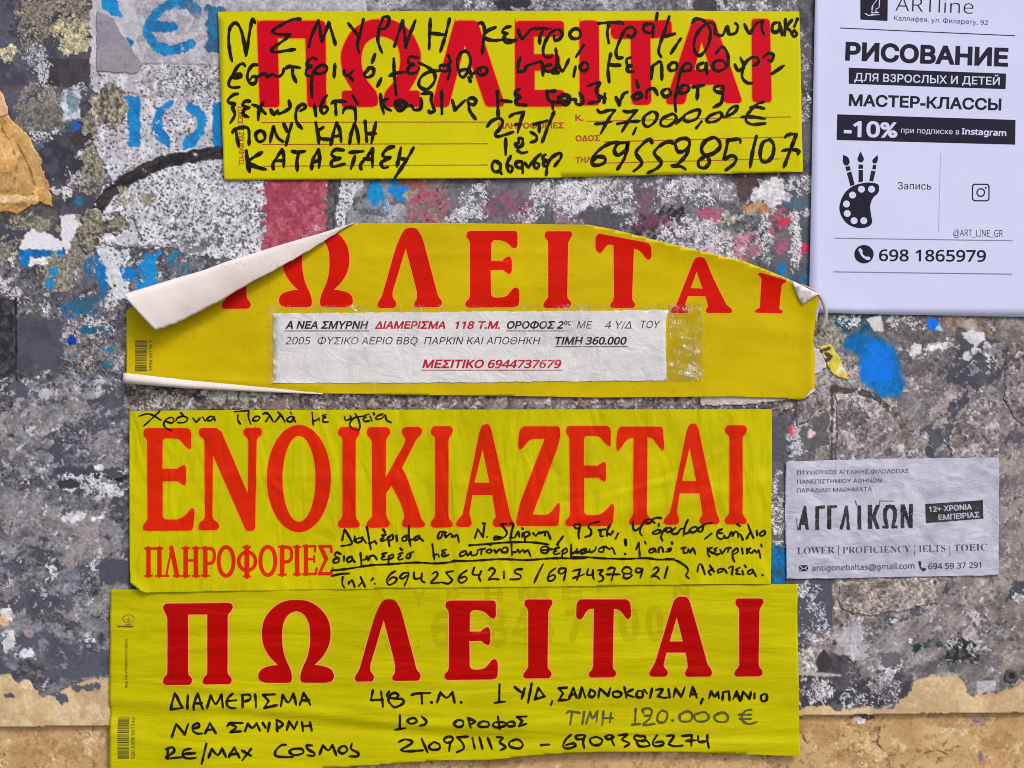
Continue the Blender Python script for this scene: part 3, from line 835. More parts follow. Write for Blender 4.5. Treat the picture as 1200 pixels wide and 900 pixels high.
cv.poly([(1120, 384), (1180, 400), (1178, 470), (1150, 462), (1132, 446), (1119, 446)], (94, 93, 101), col2=(82, 80, 88), edge=2.5, seed=4, ts=16, tex=0.1, h=0.1)
cv.poly([(1126, 388), (1154, 388), (1158, 400), (1168, 410), (1164, 424), (1140, 427), (1124, 414), (1140, 408), (1130, 398)], (222, 220, 224), col2=LG, edge=3, es=7, seed=4, tex=0.05, h=0.3)
cv.poly([(1170, 424), (1177, 426), (1179, 440), (1172, 444), (1166, 442)], (220, 216, 218), edge=2, es=5, seed=5, h=0.3)
cv.poly([(1067, 408), (1074, 400), (1081, 404), (1078, 414), (1072, 421), (1068, 418)], (226, 224, 226), edge=2, es=5, seed=6, h=0.3)
cv.poly([(1086, 406), (1104, 402), (1112, 396), (1116, 404), (1104, 410), (1088, 412)], (224, 222, 226), edge=3, es=5, seed=7, h=0.3)
chips(1148, 446, 4, 22, 0.7, WH, LG, 8, cs=4)
cv.blob(1094, 380, 7, 7, (8, 112, 232), edge=2, es=5, seed=4, h=0.05); cv.poly([(1096, 386), (1102, 380), (1105, 388)], (170, 206, 220), edge=1, seed=4)
# blue spray blot
# the big pasted sheet with dark seams
cv.poly([(1050, 462), (1120, 440), (1134, 446), (1120, 500), (1096, 520), (1060, 505)], (136, 130, 134), col2=(112, 106, 110), edge=4, seed=8, ts=9, tex=0.16, h=0.08)
cv.poly([(1102, 470), (1124, 452), (1120, 480), (1104, 500), (1094, 482)], (176, 166, 166), col2=(140, 130, 130), edge=4, seed=6, ts=8, h=0.12)
for P, w in ((((975, 456), (1006, 458), (1028, 466), (1050, 486), (1058, 500)), 8), (((1050, 486), (1062, 506), (1058, 516)), 7), (((1180, 408), (1176, 398), (1166, 390)), 4),
             (((1136, 470), (1120, 484), (1098, 490)), 3), (((976, 458), (975, 540)), 3), (((932, 478), (932, 505)), 1.6), (((958, 508), (976, 522)), 2)):
    cv.line(list(P), w, (74, 64, 58), col2=(92, 82, 76), edge=1.8, es=7, seed=4, h=-0.1, tex=0.2)
cv.poly([(1062, 508), (1100, 480), (1110, 500), (1094, 515), (1080, 540), (1056, 540)], (104, 98, 98), col2=(80, 76, 78), edge=4, seed=5, ts=7, tex=0.2, h=0, cov=0.75, cs=12)
cv.blob(1104, 502, 16, 12, (198, 178, 172), col2=(156, 140, 138), cov=0.62, cs=9, fall=5, seed=7, h=0.1)
cv.poly([(936, 506), (970, 480), (972, 520), (948, 530)], (102, 100, 106), col2=(88, 86, 92), edge=3, seed=6, tex=0.1, h=0.02)
cv.blob(1028, 476, 6, 2.5, (220, 214, 212), edge=1.5, seed=5, h=0.4); cv.blob(1055, 525, 5, 6, (214, 208, 206), edge=2, es=4, seed=6, h=0.3)
cv.blob(1040, 534, 5, 4, (208, 202, 200), edge=2, es=4, seed=6, h=0.3); cv.line([(983, 524), (986, 542)], 2, (212, 206, 206), edge=0.8, seed=3, h=0.2)
chips(926, 530, 20, 24, 0.60, (200, 202, 206), LG, 4, cs=5); cv.blob(928, 505, 5, 6, (196, 60, 84), col2=(210, 150, 160), edge=2, es=4, seed=5, h=0.2)
cv.blob(951, 508, 4, 6, (226, 200, 204), edge=2, es=4, seed=7, h=0.2); cv.blob(912, 504, 4, 3, WH, edge=1.5, es=4, seed=8, h=0.2)
khaki(968, 395, 20, 34, 0.72, 6, (156, 152, 142), (122, 118, 112), cs=9)
cv.rect(903, 488, 924, 560, (86, 88, 96), edge=3, seed=8, tex=0.1, h=0)
# beside and below the small grey flyer
cv.rect(1170, 366, 1500, 700, (142, 134, 133), col2=(114, 107, 108), edge=3, seed=8, ts=14, tex=0.18, h=0.1)
cv.line([(1186, 420), (1184, 700)], 3, (150, 143, 142), edge=2, seed=4, h=0.15)
cv.rect(900, 540, 924, 640, (96, 97, 106), edge=2, seed=8, tex=0.12, h=0)
chips(911, 596, 12, 44, 0.70, (206, 204, 208), WH, 5, cs=7, fall=5); cv.rect(902, 640, 926, 690, (14, 112, 180), col2=(30, 90, 130), edge=2, es=7, seed=5, ts=8)
cv.rect(924, 676, 978, 740, (82, 84, 96), edge=3, seed=5, ts=18, tex=0.07, h=0.1); chips(940, 690, 9, 12, 0.72, WH, LG, 5, cs=6)
chips(956, 720, 20, 36, 0.50, (186, 190, 200), LG, 6, cs=5); chips(965, 745, 18, 12, 0.66, LG, WH, 7, cs=5)
cv.poly([(980, 680), (1180, 672), (1180, 760), (1120, 745), (1060, 742), (1000, 730), (980, 712)], (172, 165, 160), col2=(136, 128, 126), edge=5, seed=6, ts=12, tex=0.16, ridge=0.32, h=0.12, cracks=0.4, ck=30, ccol=(118, 108, 104))
cv.blob(1050, 708, 46, 12, (184, 174, 150), cov=0.6, cs=9, fall=6, seed=4, op=0.7); cv.blob(1146, 700, 30, 16, (196, 188, 186), col2=(160, 150, 148), cov=0.62, cs=9, fall=7, seed=8, h=0.1)
cv.rect(1170, 676, 1500, 760, (152, 145, 142), col2=(122, 116, 114), edge=4, seed=4, ts=9, tex=0.2)
cv.rect(976, 728, 1180, 812, (140, 137, 141), col2=(104, 102, 108), ridge=0.4, edge=6, seed=5, ts=9, tex=0.16, h=0.06)
cv.poly([(980, 736), (1010, 724), (1018, 750), (1000, 790), (980, 790)], (180, 176, 182), col2=(146, 142, 148), edge=4, seed=4, ts=8, h=0.1)
cv.poly([(1096, 706), (1140, 712), (1146, 752), (1126, 748), (1108, 730)], (178, 168, 168), col2=(146, 138, 138), edge=4, seed=8, ts=8, h=0.12)
for P in ([(1134, 690), (1130, 716), (1148, 740), (1154, 776)], [(1150, 706), (1160, 740), (1158, 780)], [(1090, 716), (1110, 708), (1150, 714)]):
    cv.line(P, 2, (90, 82, 82), edge=1.5, seed=4, h=-0.1)
chips(1046, 770, 26, 16, 0.6, (196, 196, 204), WH, 4, cs=6); cv.rect(1030, 764, 1056, 780, (112, 110, 116), edge=3, seed=5); cv.line([(1030, 782), (1052, 784)], 4, WH, edge=2, es=4, seed=6, h=0.2)
cv.poly([(1062, 752), (1100, 744), (1104, 756), (1072, 762)], (34, 52, 62), col2=(64, 78, 84), edge=3, seed=4, ts=6)
cv.poly([(1106, 760), (1112, 748), (1126, 744), (1140, 752), (1154, 762), (1150, 776), (1110, 776)], (38, 42, 48), col2=(84, 84, 86), edge=4, seed=6, ts=5, tex=0.3)
chips(1118, 756, 14, 8, 0.5, (190, 190, 190), LG, 5, cs=4)
cv.rect(1060, 776, 1150, 790, (92, 94, 102), edge=2, seed=5); chips(1065, 768, 10, 18, 0.5, LG, WH, 6, cs=4)
cv.rect(936, 762, 1068, 832, (84, 82, 90), col2=(62, 60, 67), edge=7, es=14, seed=4, ts=12, tex=0.12, h=0.08, cov=0.74, cs=16, fall=8)
khaki(950, 775, 22, 24, 0.62, 5, (196, 194, 196), (150, 148, 150), cs=6); cv.blob(966, 776, 9, 11, (62, 58, 62), edge=3, seed=4)
chips(956, 812, 26, 18, 0.64, (170, 168, 172), WH, 7, cs=7); chips(998, 814, 20, 10, 0.66, WH, LG, 6, cs=8); chips(1036, 806, 24, 22, 0.58, (176, 174, 176), LG, 5, cs=5)
chips(1010, 826, 20, 6, 0.7, LG, WH, 4, cs=6); cv.line([(930, 790), (985, 792)], 3, (176, 172, 170), edge=1, seed=4, h=0.15)
cv.poly([(1064, 800), (1070, 788), (1066, 818), (1052, 818)], (66, 64, 72), edge=2, seed=3)
cv.poly([(1126, 790), (1180, 786), (1180, 812), (1140, 818)], (130, 124, 126), col2=(100, 94, 98), edge=4, seed=5, ts=7, tex=0.2)
cv.rect(1145, 798, 1168, 812, (178, 176, 184), edge=2, seed=6, h=0.15)
cv.poly([(1170, 752), (1190, 748), (1186, 765), (1172, 768)], (80, 76, 78), edge=3, seed=5); chips(1176, 774, 14, 6, 0.6, (214, 210, 212), LG, 4, cs=5)
cv.blob(1186, 773, 9, 5, (226, 210, 120), cov=0.7, cs=6, fall=3, seed=5); cv.blob(1177, 778, 4, 3, (190, 110, 140), edge=1.5, seed=5)
# ochre plaster that shows under the grey
tan_top = [(-300, 792), (-60, 788), (-10, 788), (8, 790), (18, 800), (30, 806), (44, 808), (52, 818), (70, 810), (92, 800), (112, 796), (150, 792), (400, 800), (700, 820), (930, 832),
           (966, 828), (980, 832), (1010, 830), (1048, 832), (1058, 820), (1066, 818), (1074, 800), (1092, 793), (1120, 794), (1130, 800), (1140, 818), (1160, 812), (1180, 810), (1200, 802), (1500, 800)]
cv.poly(tan_top + [(1500, 880), (-300, 880)], (214, 189, 148), col2=(192, 165, 126), edge=3.5, es=11, seed=4, ts=26, tex=0.06, h=0.12)
cv.blob(30, 803, 8, 7, (222, 196, 156), edge=1.5, seed=4, h=0.3)
cv.poly([(62, 815), (76, 812), (80, 822), (70, 830)], (86, 86, 100), edge=3, es=6, seed=5); cv.poly([(84, 806), (112, 800), (120, 806), (90, 812)], (86, 88, 102), edge=3, es=6, seed=7)
cv.blob(8, 816, 6, 3, (80, 80, 92), edge=2, seed=6); chips(100, 836, 40, 8, 0.5, (222, 204, 176), (206, 186, 160), 5, cs=9, h=0.1)
cv.blob(1168, 812, 3, 3, (120, 100, 90), edge=1, seed=5)

def layers(x0, y0, x1, y1, sd, cov=0.40, cs=30):
    """older smooth paint showing where sheets were torn off, each with a thin pale torn rim"""
    cv.rect(x0, y0, x1, y1, (74, 75, 87), col2=(88, 89, 100), cov=cov, cs=cs, fall=6, edge=6, seed=sd, h=-0.22, ts=22, tex=0.05, rim=(158, 156, 164), rw=0.018)
    cv.rect(x0, y0, x1, y1, (150, 144, 148), col2=(126, 121, 126), cov=cov - 0.07, cs=cs * 0.8, fall=6, edge=6, seed=sd + 3, h=0.2, ts=14, tex=0.08, rim=(186, 182, 186), rw=0.015, ridge=0.15)
def smears(x0, y0, x1, y1, sd, rot, a=(166, 168, 178), b=(140, 142, 152), dk=(66, 66, 76)):
    """broad, soft wipes of thinned paint and paste"""
    cv.rect(x0, y0, x1, y1, a, col2=b, cov=0.44, cs=34, fall=14, edge=6, seed=sd, h=0.05, ts=12, tex=0.08, ks=0.14, op=0.6, stretch=(1.9, 0.75), rot=rot)
    cv.rect(x0, y0, x1, y1, dk, cov=0.36, cs=30, fall=14, edge=6, seed=sd + 4, h=0, ts=12, tex=0.08, ks=0.12, op=0.5, stretch=(1.9, 0.75), rot=rot)
    cv.rect(x0, y0, x1, y1, a, col2=b, cov=0.40, cs=13, fall=14, edge=6, seed=sd + 2, h=0.05, ts=6, tex=0.08, ks=0.06, op=0.5, stretch=(1.6, 0.8), rot=rot)
smears(-40, 440, 150, 800, 3, 0.5); smears(1000, 470, 1240, 800, 7, -0.5, (182, 174, 172), (150, 143, 142), (92, 86, 88))
layers(-40, 560, 150, 730, 5, 0.40); layers(-40, 440, 150, 560, 8, 0.34)
layers(990, 560, 1240, 730, 6, 0.29); layers(1060, 400, 1240, 540, 2, 0.34, 24)
texture_field(cv, -40, 438, 160, 730, 0.6, 4, 0.45)
texture_field(cv, 1000, 400, 1240, 790, 0.7, 5, 0.4)
texture_field(cv, 150, 445, 950, 482, 1.0, 6, 0.8)
# crisp flakes that lie on top of the smeared fields
cv.blob(90, 557, 30, 10, (70, 70, 82), edge=4, seed=3, h=0.1, ts=14, tex=0.05)
chips(104, 566, 42, 13, 0.70, (224, 224, 232), LG, 4, cs=7, net=0.3); cv.blob(84, 567, 15, 6, (58, 57, 66), edge=2.5, seed=3, h=0.1, tex=0.06)
cv.line([(108, 558), (150, 562)], 9, (36, 36, 42), edge=3, es=6, seed=4, cov=0.72, cs=8); chips(134, 577, 22, 8, 0.72, WH, LG, 6, cs=6, net=0.2); cv.blob(115, 548, 7, 4, WH, edge=2, es=5, seed=5, h=0.3)
chips(88, 606, 14, 5, 0.68, WH, LG, 4, cs=4, net=0); cv.line([(108, 609), (120, 606)], 3, WH, edge=1.5, es=4, seed=4, h=0.3); chips(113, 662, 5, 15, 0.66, WH, LG, 5, cs=4, net=0)
cv.rect(114, 655, 150, 684, (78, 78, 92), edge=3, seed=4, ts=20, tex=0.05, h=0.1); chips(58, 668, 8, 6, 0.6, WH, LG, 3, cs=3, net=0)
cv.poly([(12, 744), (50, 740), (120, 762), (150, 776), (150, 790), (90, 798), (20, 788)], (76, 78, 92), col2=(86, 88, 102), edge=5, seed=4, ts=18, tex=0.05, h=0.05, cov=0.8, cs=14, fall=4)
chips(6, 718, 9, 12, 0.85, (234, 230, 230), LG, 4, cs=8, net=0); chips(9, 752, 8, 13, 0.78, WH, LG, 5, cs=7, net=0); chips(26, 767, 12, 6, 0.8, WH, LG, 7, cs=7, net=0)
cv.blob(3, 727, 5, 6, (214, 184, 148), edge=2, seed=3); cv.blob(32, 743, 7, 5, (150, 134, 138), edge=2, seed=3, h=0.3); chips(106, 748, 9, 6, 0.66, WH, LG, 3, cs=4, net=0)
cv.blob(34, 783, 22, 11, (66, 64, 70), col2=(112, 110, 114), edge=4, seed=3, ts=6, h=0.1, cov=0.8, cs=9)
chips(48, 462, 14, 9, 0.72, (178, 178, 188), LG, 6, cs=9, net=0); chips(114, 452, 9, 14, 0.66, (190, 188, 196), LG, 3, cs=6, net=0.2)
cv.poly([(1062, 756), (1100, 746), (1106, 758), (1072, 764)], (34, 52, 62), col2=(64, 78, 84), edge=4, seed=4, ts=6, cov=0.75, cs=8)
cv.poly([(1106, 762), (1112, 748), (1126, 744), (1140, 752), (1156, 764), (1150, 778), (1110, 778)], (38, 42, 48), col2=(84, 84, 86), edge=4, seed=6, ts=5, tex=0.3, cov=0.78, cs=8)
chips(1120, 757, 13, 7, 0.6, (200, 200, 200), LG, 5, cs=4); chips(1066, 750, 5, 7, 0.75, WH, LG, 4, cs=5, net=0); chips(1044, 784, 22, 5, 0.72, WH, LG, 6, cs=6, net=0.2)
cv.poly([(1030, 764), (1056, 764), (1056, 780), (1032, 780)], (106, 104, 110), edge=3, seed=5); cv.line([(1070, 770), (1150, 778)], 2, (170, 168, 170), edge=1.5, es=4, cov=0.6, cs=4, seed=3)
chips(1146, 740, 18, 26, 0.5, (196, 188, 186), LG, 4, cs=9, net=0.2); chips(1004, 756, 18, 26, 0.62, (176, 172, 178), LG, 6, cs=12, net=0)
blot = [(992, 398), (1003, 391), (1022, 392), (1042, 402), (1052, 420), (1056, 440), (1061, 456), (1050, 464), (1030, 462), (1014, 452), (1010, 440), (1009, 426), (1012, 418), (1000, 414), (993, 408)]
cv.poly(blot, (40, 96, 150), col2=(80, 104, 134), edge=5, es=10, soft=14, seed=4, h=0, tex=0.25, op=0.8)
cv.poly(blot, (6, 118, 196), col2=(10, 102, 170), edge=3, es=7, soft=5, seed=5, h=0.04, tex=0.12)
cv.blob(1030, 428, 18, 24, (4, 122, 236), col2=(6, 118, 220), edge=3, es=9, soft=10, seed=6, h=0, tex=0.04)
xs_lo = xs
ys_lo = axis(826, 930, STEP, 825, 1800)
lo = Canvas(xs_lo, ys_lo, (208, 176, 128), (184, 148, 100), 40, 5)
lo.poly([(-1500, 800), (2700, 800), (2700, 2000), (-1500, 2000)], (210, 182, 138), col2=(184, 150, 104), edge=0, cov=0.5, cs=40, fall=1, ts=12, tex=0.14, h=0.1, seed=6, cracks=0.0)
lo.poly([(-1500, 800), (2700, 800), (2700, 2000), (-1500, 2000)], (192, 156, 108), col2=(176, 140, 96), edge=0, cov=0.40, cs=14, fall=1, ts=8, tex=0.1, h=0.12, seed=2, op=0.6)
lo.poly([(-1500, 800), (2700, 800), (2700, 2000), (-1500, 2000)], (112, 84, 60), vein=0.012, cs=34, edge=0, seed=5, h=-0.2, op=0.8)
lo.poly([(-1500, 800), (2700, 800), (2700, 2000), (-1500, 2000)], (130, 100, 74), cov=0.16, cs=7, fall=1, edge=0, seed=8, h=-0.2, op=0.8)
for P in ([(1037, 842), (1032, 860), (1030, 874), (1038, 882)], [(1088, 885), (1100, 881), (1112, 886)], [(940, 858), (946, 872)], [(1044, 888), (1060, 886)]):
    lo.line(P, 1.3, (110, 80, 56), edge=1, es=6, seed=4, h=-0.2)
lo.blob(1152, 844, 12, 7, (122, 112, 122), col2=(160, 140, 130), cov=0.8, cs=8, fall=3, seed=4)
lo.blob(1152, 889, 3, 5, (122, 110, 116), edge=1.5, seed=5); lo.blob(1016, 842, 12, 4, (90, 74, 66), edge=2, seed=5); lo.blob(1010, 845, 9, 3, WH, cov=0.7, cs=5, fall=2, seed=5)
for sd, (x, y, rx, ry) in enumerate(((960, 862, 30, 20), (1080, 870, 30, 12), (1170, 870, 30, 18), (60, 880, 50, 20), (600, 893, 60, 8), (30, 862, 30, 8), (990, 890, 40, 10))):
    lo.blob(x, y, rx, ry, (160, 118, 72), col2=(178, 140, 96), cov=0.55, cs=14, fall=10, seed=sd, h=0, op=0.6)
lo.rect(-1500, 826, 2700, 858, (176, 140, 98), col2=(196, 160, 116), edge=4, cov=0.55, cs=8, fall=6, seed=6, h=0, op=0.7)

def attr_mat(name, rough=0.85, grain=0.16):
    m, nt, p = nodes(name)
    a = nt.nodes.new('ShaderNodeAttribute'); a.attribute_name = 'tint'
    g = pos_noise(nt, 900, detail=3, rough=0.7)
    g2 = pos_noise(nt, 260, detail=5, rough=0.7)
    k = ramp(nt, g, [(0.3, 1 - grain), (0.7, 1 + grain)])
    c = mixc(nt, 1.0, a.outputs['Color'], k, 'MULTIPLY')
    nt.links.new(c, p.inputs['Base Color'])
    p.inputs['Roughness'].default_value = rough
    p.inputs['Specular IOR Level'].default_value = 0.25
    n = bump(nt, g2, 0.32, 0.0008)
    n = bump(nt, g, 0.25, 0.0003, n)
    nt.links.new(n, p.inputs['Normal'])
    return m

def to_lin(C):
    c = np.clip(C, 0, 255) / 255.0
    return np.where(c <= 0.04045, c / 12.92, ((c + 0.055) / 1.055) ** 2.4).astype(np.float32)

def set_tint(me, C):
    rgba = np.ones((len(C), 4), np.float32); rgba[:, :3] = to_lin(C)
    at = me.attributes.new('tint', 'FLOAT_COLOR', 'POINT')
    at.data.foreach_set('color', rgba.ravel())

def grid_mesh(name, cvs, base, mat, mask=None, parent=None, loc=None, thick=0.0, hk=1.0, kind=None, label=None, pull=None):
    X, Y = cvs.X, cvs.Y
    Z = base + cvs.H * hk if pull is None else pull
    ny, nx = X.shape
    V = np.stack([(X - 600) * S, -Z * 0.001, (450 - Y) * S], -1).reshape(-1, 3).astype(np.float64)
    j, i = np.meshgrid(np.arange(ny - 1), np.arange(nx - 1), indexing='ij')
    a = (j * nx + i); F = np.stack([a, a + nx, a + nx + 1, a + 1], -1)
    C = cvs.C.reshape(-1, 3)
    if mask is not None:
        k = (mask[:-1, :-1].astype(int) + mask[1:, :-1] + mask[:-1, 1:] + mask[1:, 1:]) >= 3
        F = F[k]
        # torn edge: a skirt back towards the wall
        E = np.concatenate([F[:, [0, 1]], F[:, [1, 2]], F[:, [2, 3]], F[:, [3, 0]]])
        key = E[:, 0].astype(np.int64) * (nx * ny) + E[:, 1]
        rev = E[:, 1].astype(np.int64) * (nx * ny) + E[:, 0]
        B = E[~np.isin(key, rev)]
        used = np.unique(F)
        # soften the stair steps of the outline
        nb = np.zeros((len(V), 3)); cnt = np.zeros(len(V))
        for q in (0, 1):
            np.add.at(nb, B[:, q], V[B[:, 1 - q]]); np.add.at(cnt, B[:, q], 1)
        bi = cnt > 0
        for _ in range(1):
            V[bi] = V[bi] * 0.45 + (nb[bi] / cnt[bi][:, None]) * 0.55
        remap = -np.ones(len(V), np.int64); remap[used] = np.arange(len(used))
        V = V[used]; C = C[used]; F = remap[F]; B = remap[B]
        if thick:
            n = len(V); bs = np.unique(B); rm = -np.ones(n, np.int64); rm[bs] = n + np.arange(len(bs))
            Vb = V[bs].copy(); Vb[:, 1] += thick * 0.001
            V = np.concatenate([V, Vb]); C = np.concatenate([C, C[bs]])
            F = np.concatenate([F, np.stack([B[:, 1], B[:, 0], rm[B[:, 0]], rm[B[:, 1]]], -1)])
    else:
        F = F.reshape(-1, 4)
    o = build(name, V, F.astype(np.int32), mat, parent, smooth=True, kind=kind, loc=loc, label=label)
    set_tint(o.data, C)
    return o

M_wall = attr_mat('flaking_paint', 0.85, 0.09)
M_low = attr_mat('ochre_plaster', 0.9, 0.1)
M_scrap = attr_mat('old_paper', 0.75, 0.08)

# cut the upper coat along the ledge, the lower plaster starts a few millimetres further back
m_up = cv.Y <= ledge(cv.X) + 1.5 * (fbm(cv.X / 9, cv.Y / 9, 4, 3) - 0.5)
grid_mesh('wall', cv, 0.0, M_wall, mask=m_up, thick=9.0, kind='structure', hk=0.55)
grid_mesh('lower_wall', lo, -4.0, M_low, kind='structure', hk=0.8)

def wallH(px, py):
    """height of the wall surface (mm) at photo points"""
    i = np.clip(np.searchsorted(cv.xs, px), 0, len(cv.xs) - 1); j = np.clip(np.searchsorted(cv.ys, py), 0, len(cv.ys) - 1)
    return cv.H[j, i] * 0.55

def remnant(name, label, cat, poly, col, col2=None, edge=3, es=8, seed=1, ts=10, lift=0.35, tex=0.1, ops=None, holes=None, cracks=0, pits=0, group=None, sc=None, pcol=(70, 68, 76), curl=None, ridge=0.0):
    gx = [p[0] for p in poly]; gy = [p[1] for p in poly]
    x0, x1, y0, y1 = min(gx) - edge * 2 - 3, max(gx) + edge * 2 + 3, min(gy) - edge * 2 - 3, max(gy) + edge * 2 + 3
    c = Canvas(np.arange(x0, x1, STEP), np.arange(y0, y1, STEP), col, col2, ts, seed)
    full = [(x0 - 50, y0 - 50), (x1 + 50, y0 - 50), (x1 + 50, y1 + 50), (x0 - 50, y1 + 50)]
    c.poly(full, col, col2=col2, edge=0, ts=ts, tex=tex, cracks=cracks, pits=pits, seed=seed, h=0, pcol=pcol, ridge=ridge)
    if ops: ops(c)
    d = sdf_poly(poly, c.X, c.Y) + edge * ((fbm(c.X / es, c.Y / es, seed, 4, 0.6) - 0.5) * 2.2)
    if holes: d = np.maximum(d, holes(c.X, c.Y))
    mask = d < 0
    # paper lies over the relief, smoothed, its torn rim a little proud
    H = wallH(c.X, c.Y)
    k = 5
    for _ in range(3):
        H = (H + np.roll(H, 1, 0) + np.roll(H, -1, 0) + np.roll(H, 1, 1) + np.roll(H, -1, 1)) / 5
    Z = np.maximum(H, wallH(c.X, c.Y)) + lift + c.H * 0.5
    if curl: Z = Z + curl(c.X, c.Y)
    cx, cy = sum(gx) / len(gx), max(gy)
    o = grid_mesh(name, c, 0, M_scrap, mask=mask, loc=W(cx, cy), thick=lift + 0.1, pull=Z)
    o['label'] = label; o['category'] = cat
    if group: o['group'] = group
    return o

# ---- the large whitish poster remnant with stencilled blue letters
def ops_poster(c):
    c.rect(100, 190, 420, 320, (220, 221, 231), col2=(196, 196, 206), edge=4, seed=4, ts=12, pits=0.85, ps=4.4, h=0.05, pcol=(84, 82, 92))
    c.rect(150, 200, 420, 300, (120, 118, 126), col2=(84, 82, 90), cov=0.27, cs=3.0, fall=14, edge=5, seed=6, h=-0.12, op=0.5)
    c.rect(180, 225, 420, 300, (78, 76, 84), cov=0.27, cs=5, fall=20, edge=5, seed=2, h=-0.12, op=0.8)
    c.rect(100, 74, 420, 190, (208, 209, 219), col2=(180, 178, 188), edge=4, seed=5, ts=10, pits=0.55, ps=3.4, h=0.02)
    c.rect(160, 76, 420, 112, (124, 122, 130), col2=(90, 88, 96), cov=0.38, cs=3, fall=10, edge=5, seed=3, h=-0.1)
    c.rect(160, -20, 420, 74, (186, 184, 194), col2=(160, 158, 170), edge=5, seed=6, ts=8, tex=0.12, h=0)
    c.line([(112, 74), (200, 74), (260, 76)], 1.2, (128, 126, 134), edge=1, seed=4, h=-0.1)
    # clipped stroke of a letter at the top
    c.poly([(118, -2), (136, -2), (143, 19), (132, 18), (119, 9)], BL, edge=1.5, es=5, seed=3, h=0.03)
    c.poly([(142, 46), (150, 41), (157, 50), (153, 56)], BL2, edge=1.5, es=5, seed=4, h=0.03)
    # rounded e
    P = [(230, 10), (218, 4), (203, 3), (187, 10), (176, 24), (172, 38), (180, 50), (190, 58), (206, 58), (222, 51)]
    c.line(P, 13, BL, col2=(30, 108, 158), edge=1.6, es=6, seed=4, ts=8, h=0.03, tex=0.08, cov=0.93, cs=6, fall=1.5)
    c.line([(176, 30), (202, 31)], 12, (20, 112, 172), edge=1.2, es=6, seed=6, h=0.03)
    c.line([(222, 8), (230, 14)], 12, (96, 110, 138), edge=2, es=6, seed=4, h=0.02, op=0.7)
    c.rect(240, 6, 262, 60, (52, 92, 128), col2=(40, 110, 160), edge=3, es=8, seed=5, h=0.03)
    # 1 0
    c.rect(149, 112, 164, 172, BL, col2=(16, 116, 184), edge=1.0, es=5, seed=4, h=0.03, tex=0.06, cov=0.93, cs=6, fall=1.5)
    c.poly([(142, 112), (152, 111), (152, 122), (147, 120)], BL, edge=1, es=4, seed=4, h=0.03)
    L = [(203, 116), (194, 118), (184, 127), (178, 140), (178, 152), (184, 164), (198, 174), (199, 158), (191, 150), (190, 140), (194, 130), (202, 124)]
    R = [(217, 118), (230, 122), (240, 132), (242, 146), (236, 162), (225, 174), (213, 177), (214, 162), (224, 156), (230, 146), (228, 138), (218, 130)]
    c.poly(L, BL, col2=(16, 116, 184), edge=1.2, es=5, seed=5, h=0.03, tex=0.06, ts=6, cov=0.93, cs=6, fall=1.5)
    c.poly(R, BL, col2=(16, 116, 184), edge=1.2, es=5, seed=6, h=0.03, tex=0.06, ts=6, cov=0.93, cs=6, fall=1.5)
    c.rect(249, 119, 262, 176, (14, 118, 184), edge=1.2, es=5, seed=6, h=0.03)
    # black marker arc
    arc = [(104, 262), (112, 246), (124, 230), (142, 214), (164, 201), (190, 190), (220, 184), (262, 178), (300, 176)]
    c.line(arc, 15, (58, 54, 58), col2=(36, 33, 38), edge=1.6, es=8, seed=4, ts=5, tex=0.25, h=0.02, stretch=(4, 0.5), rot=-0.5, pits=0.05, pcol=(190, 190, 195))
    c.line([(392, 206), (390, 225), (386, 250), (384, 270)], 15, (58, 55, 60), col2=(92, 90, 96), edge=2, es=7, seed=5, ts=5, tex=0.25, h=0.02, stretch=(0.5, 4))
    # red block
    c.rect(309, 204, 381, 300, (156, 64, 84), col2=(178, 92, 110), edge=5, es=7, seed=5, ts=7, tex=0.14, h=0.03, pits=0.12, pcol=(120, 50, 66))
    c.line([(372, 275), (350, 292)], 22, (196, 186, 196), col2=(178, 96, 114), cov=0.55, cs=6, fall=6, edge=4, seed=4)
    c.rect(112, 286, 240, 296, (120, 122, 132), edge=4, es=8, seed=5, h=0, cov=0.7, cs=8, fall=2)
    c.line([(156, 255), (160, 268), (166, 280)], 2.2, (70, 68, 74), edge=0.8, seed=4, h=0)
    for x, y, rx, ry in ((178, 112, 12, 6), (150, 198, 14, 5), (146, 230, 12, 14), (172, 232, 10, 10)):
        c.blob(x, y, rx, ry, (166, 160, 140), col2=(130, 126, 112), cov=0.6, cs=5, fall=4, edge=4, seed=int(x) % 9, h=0.12)
    c.blob(238, 284, 40, 8, (130, 130, 138), col2=(96, 96, 104), cov=0.55, cs=5, fall=4, seed=4, h=0)
poster = [(104, -30), (430, -30), (430, 200), (404, 262), (396, 300), (330, 312), (214, 298), (196, 290), (112, 288), (120, 262), (104, 250), (116, 226), (128, 210), (118, 186), (108, 168), (104, 150), (108, 130), (120, 118), (106, 100)]
remnant('torn_poster', 'large whitish poster remnant with blue stencilled letters and a black marker arc', 'poster remnant',
        poster, (198, 198, 207), (182, 181, 191), edge=3, es=9, seed=4, ts=16, lift=0.25, tex=0.07, ops=ops_poster)
remnant('paper_patch', 'smooth grey paper patch with a torn slanting right edge near the top left', 'paper patch',
        [(112, 10), (132, 20), (144, 40), (158, 62), (166, 74), (160, 86), (112, 84)], (150, 144, 156), (140, 135, 147), edge=1, es=9, seed=3, ts=14, lift=0.75, tex=0.05)
remnant('pulp_patch', 'crumbly khaki paper pulp stuck left of the blue stencilled number', 'paper pulp',
        [(112, 108), (126, 96), (140, 100), (150, 118), (148, 140), (136, 150), (122, 146), (108, 160), (98, 158), (96, 140), (104, 124)], (150, 142, 128), (120, 114, 104), edge=5, es=7, seed=3, ts=3.2, lift=0.6, tex=0.25, pits=0.35, ridge=0.45)
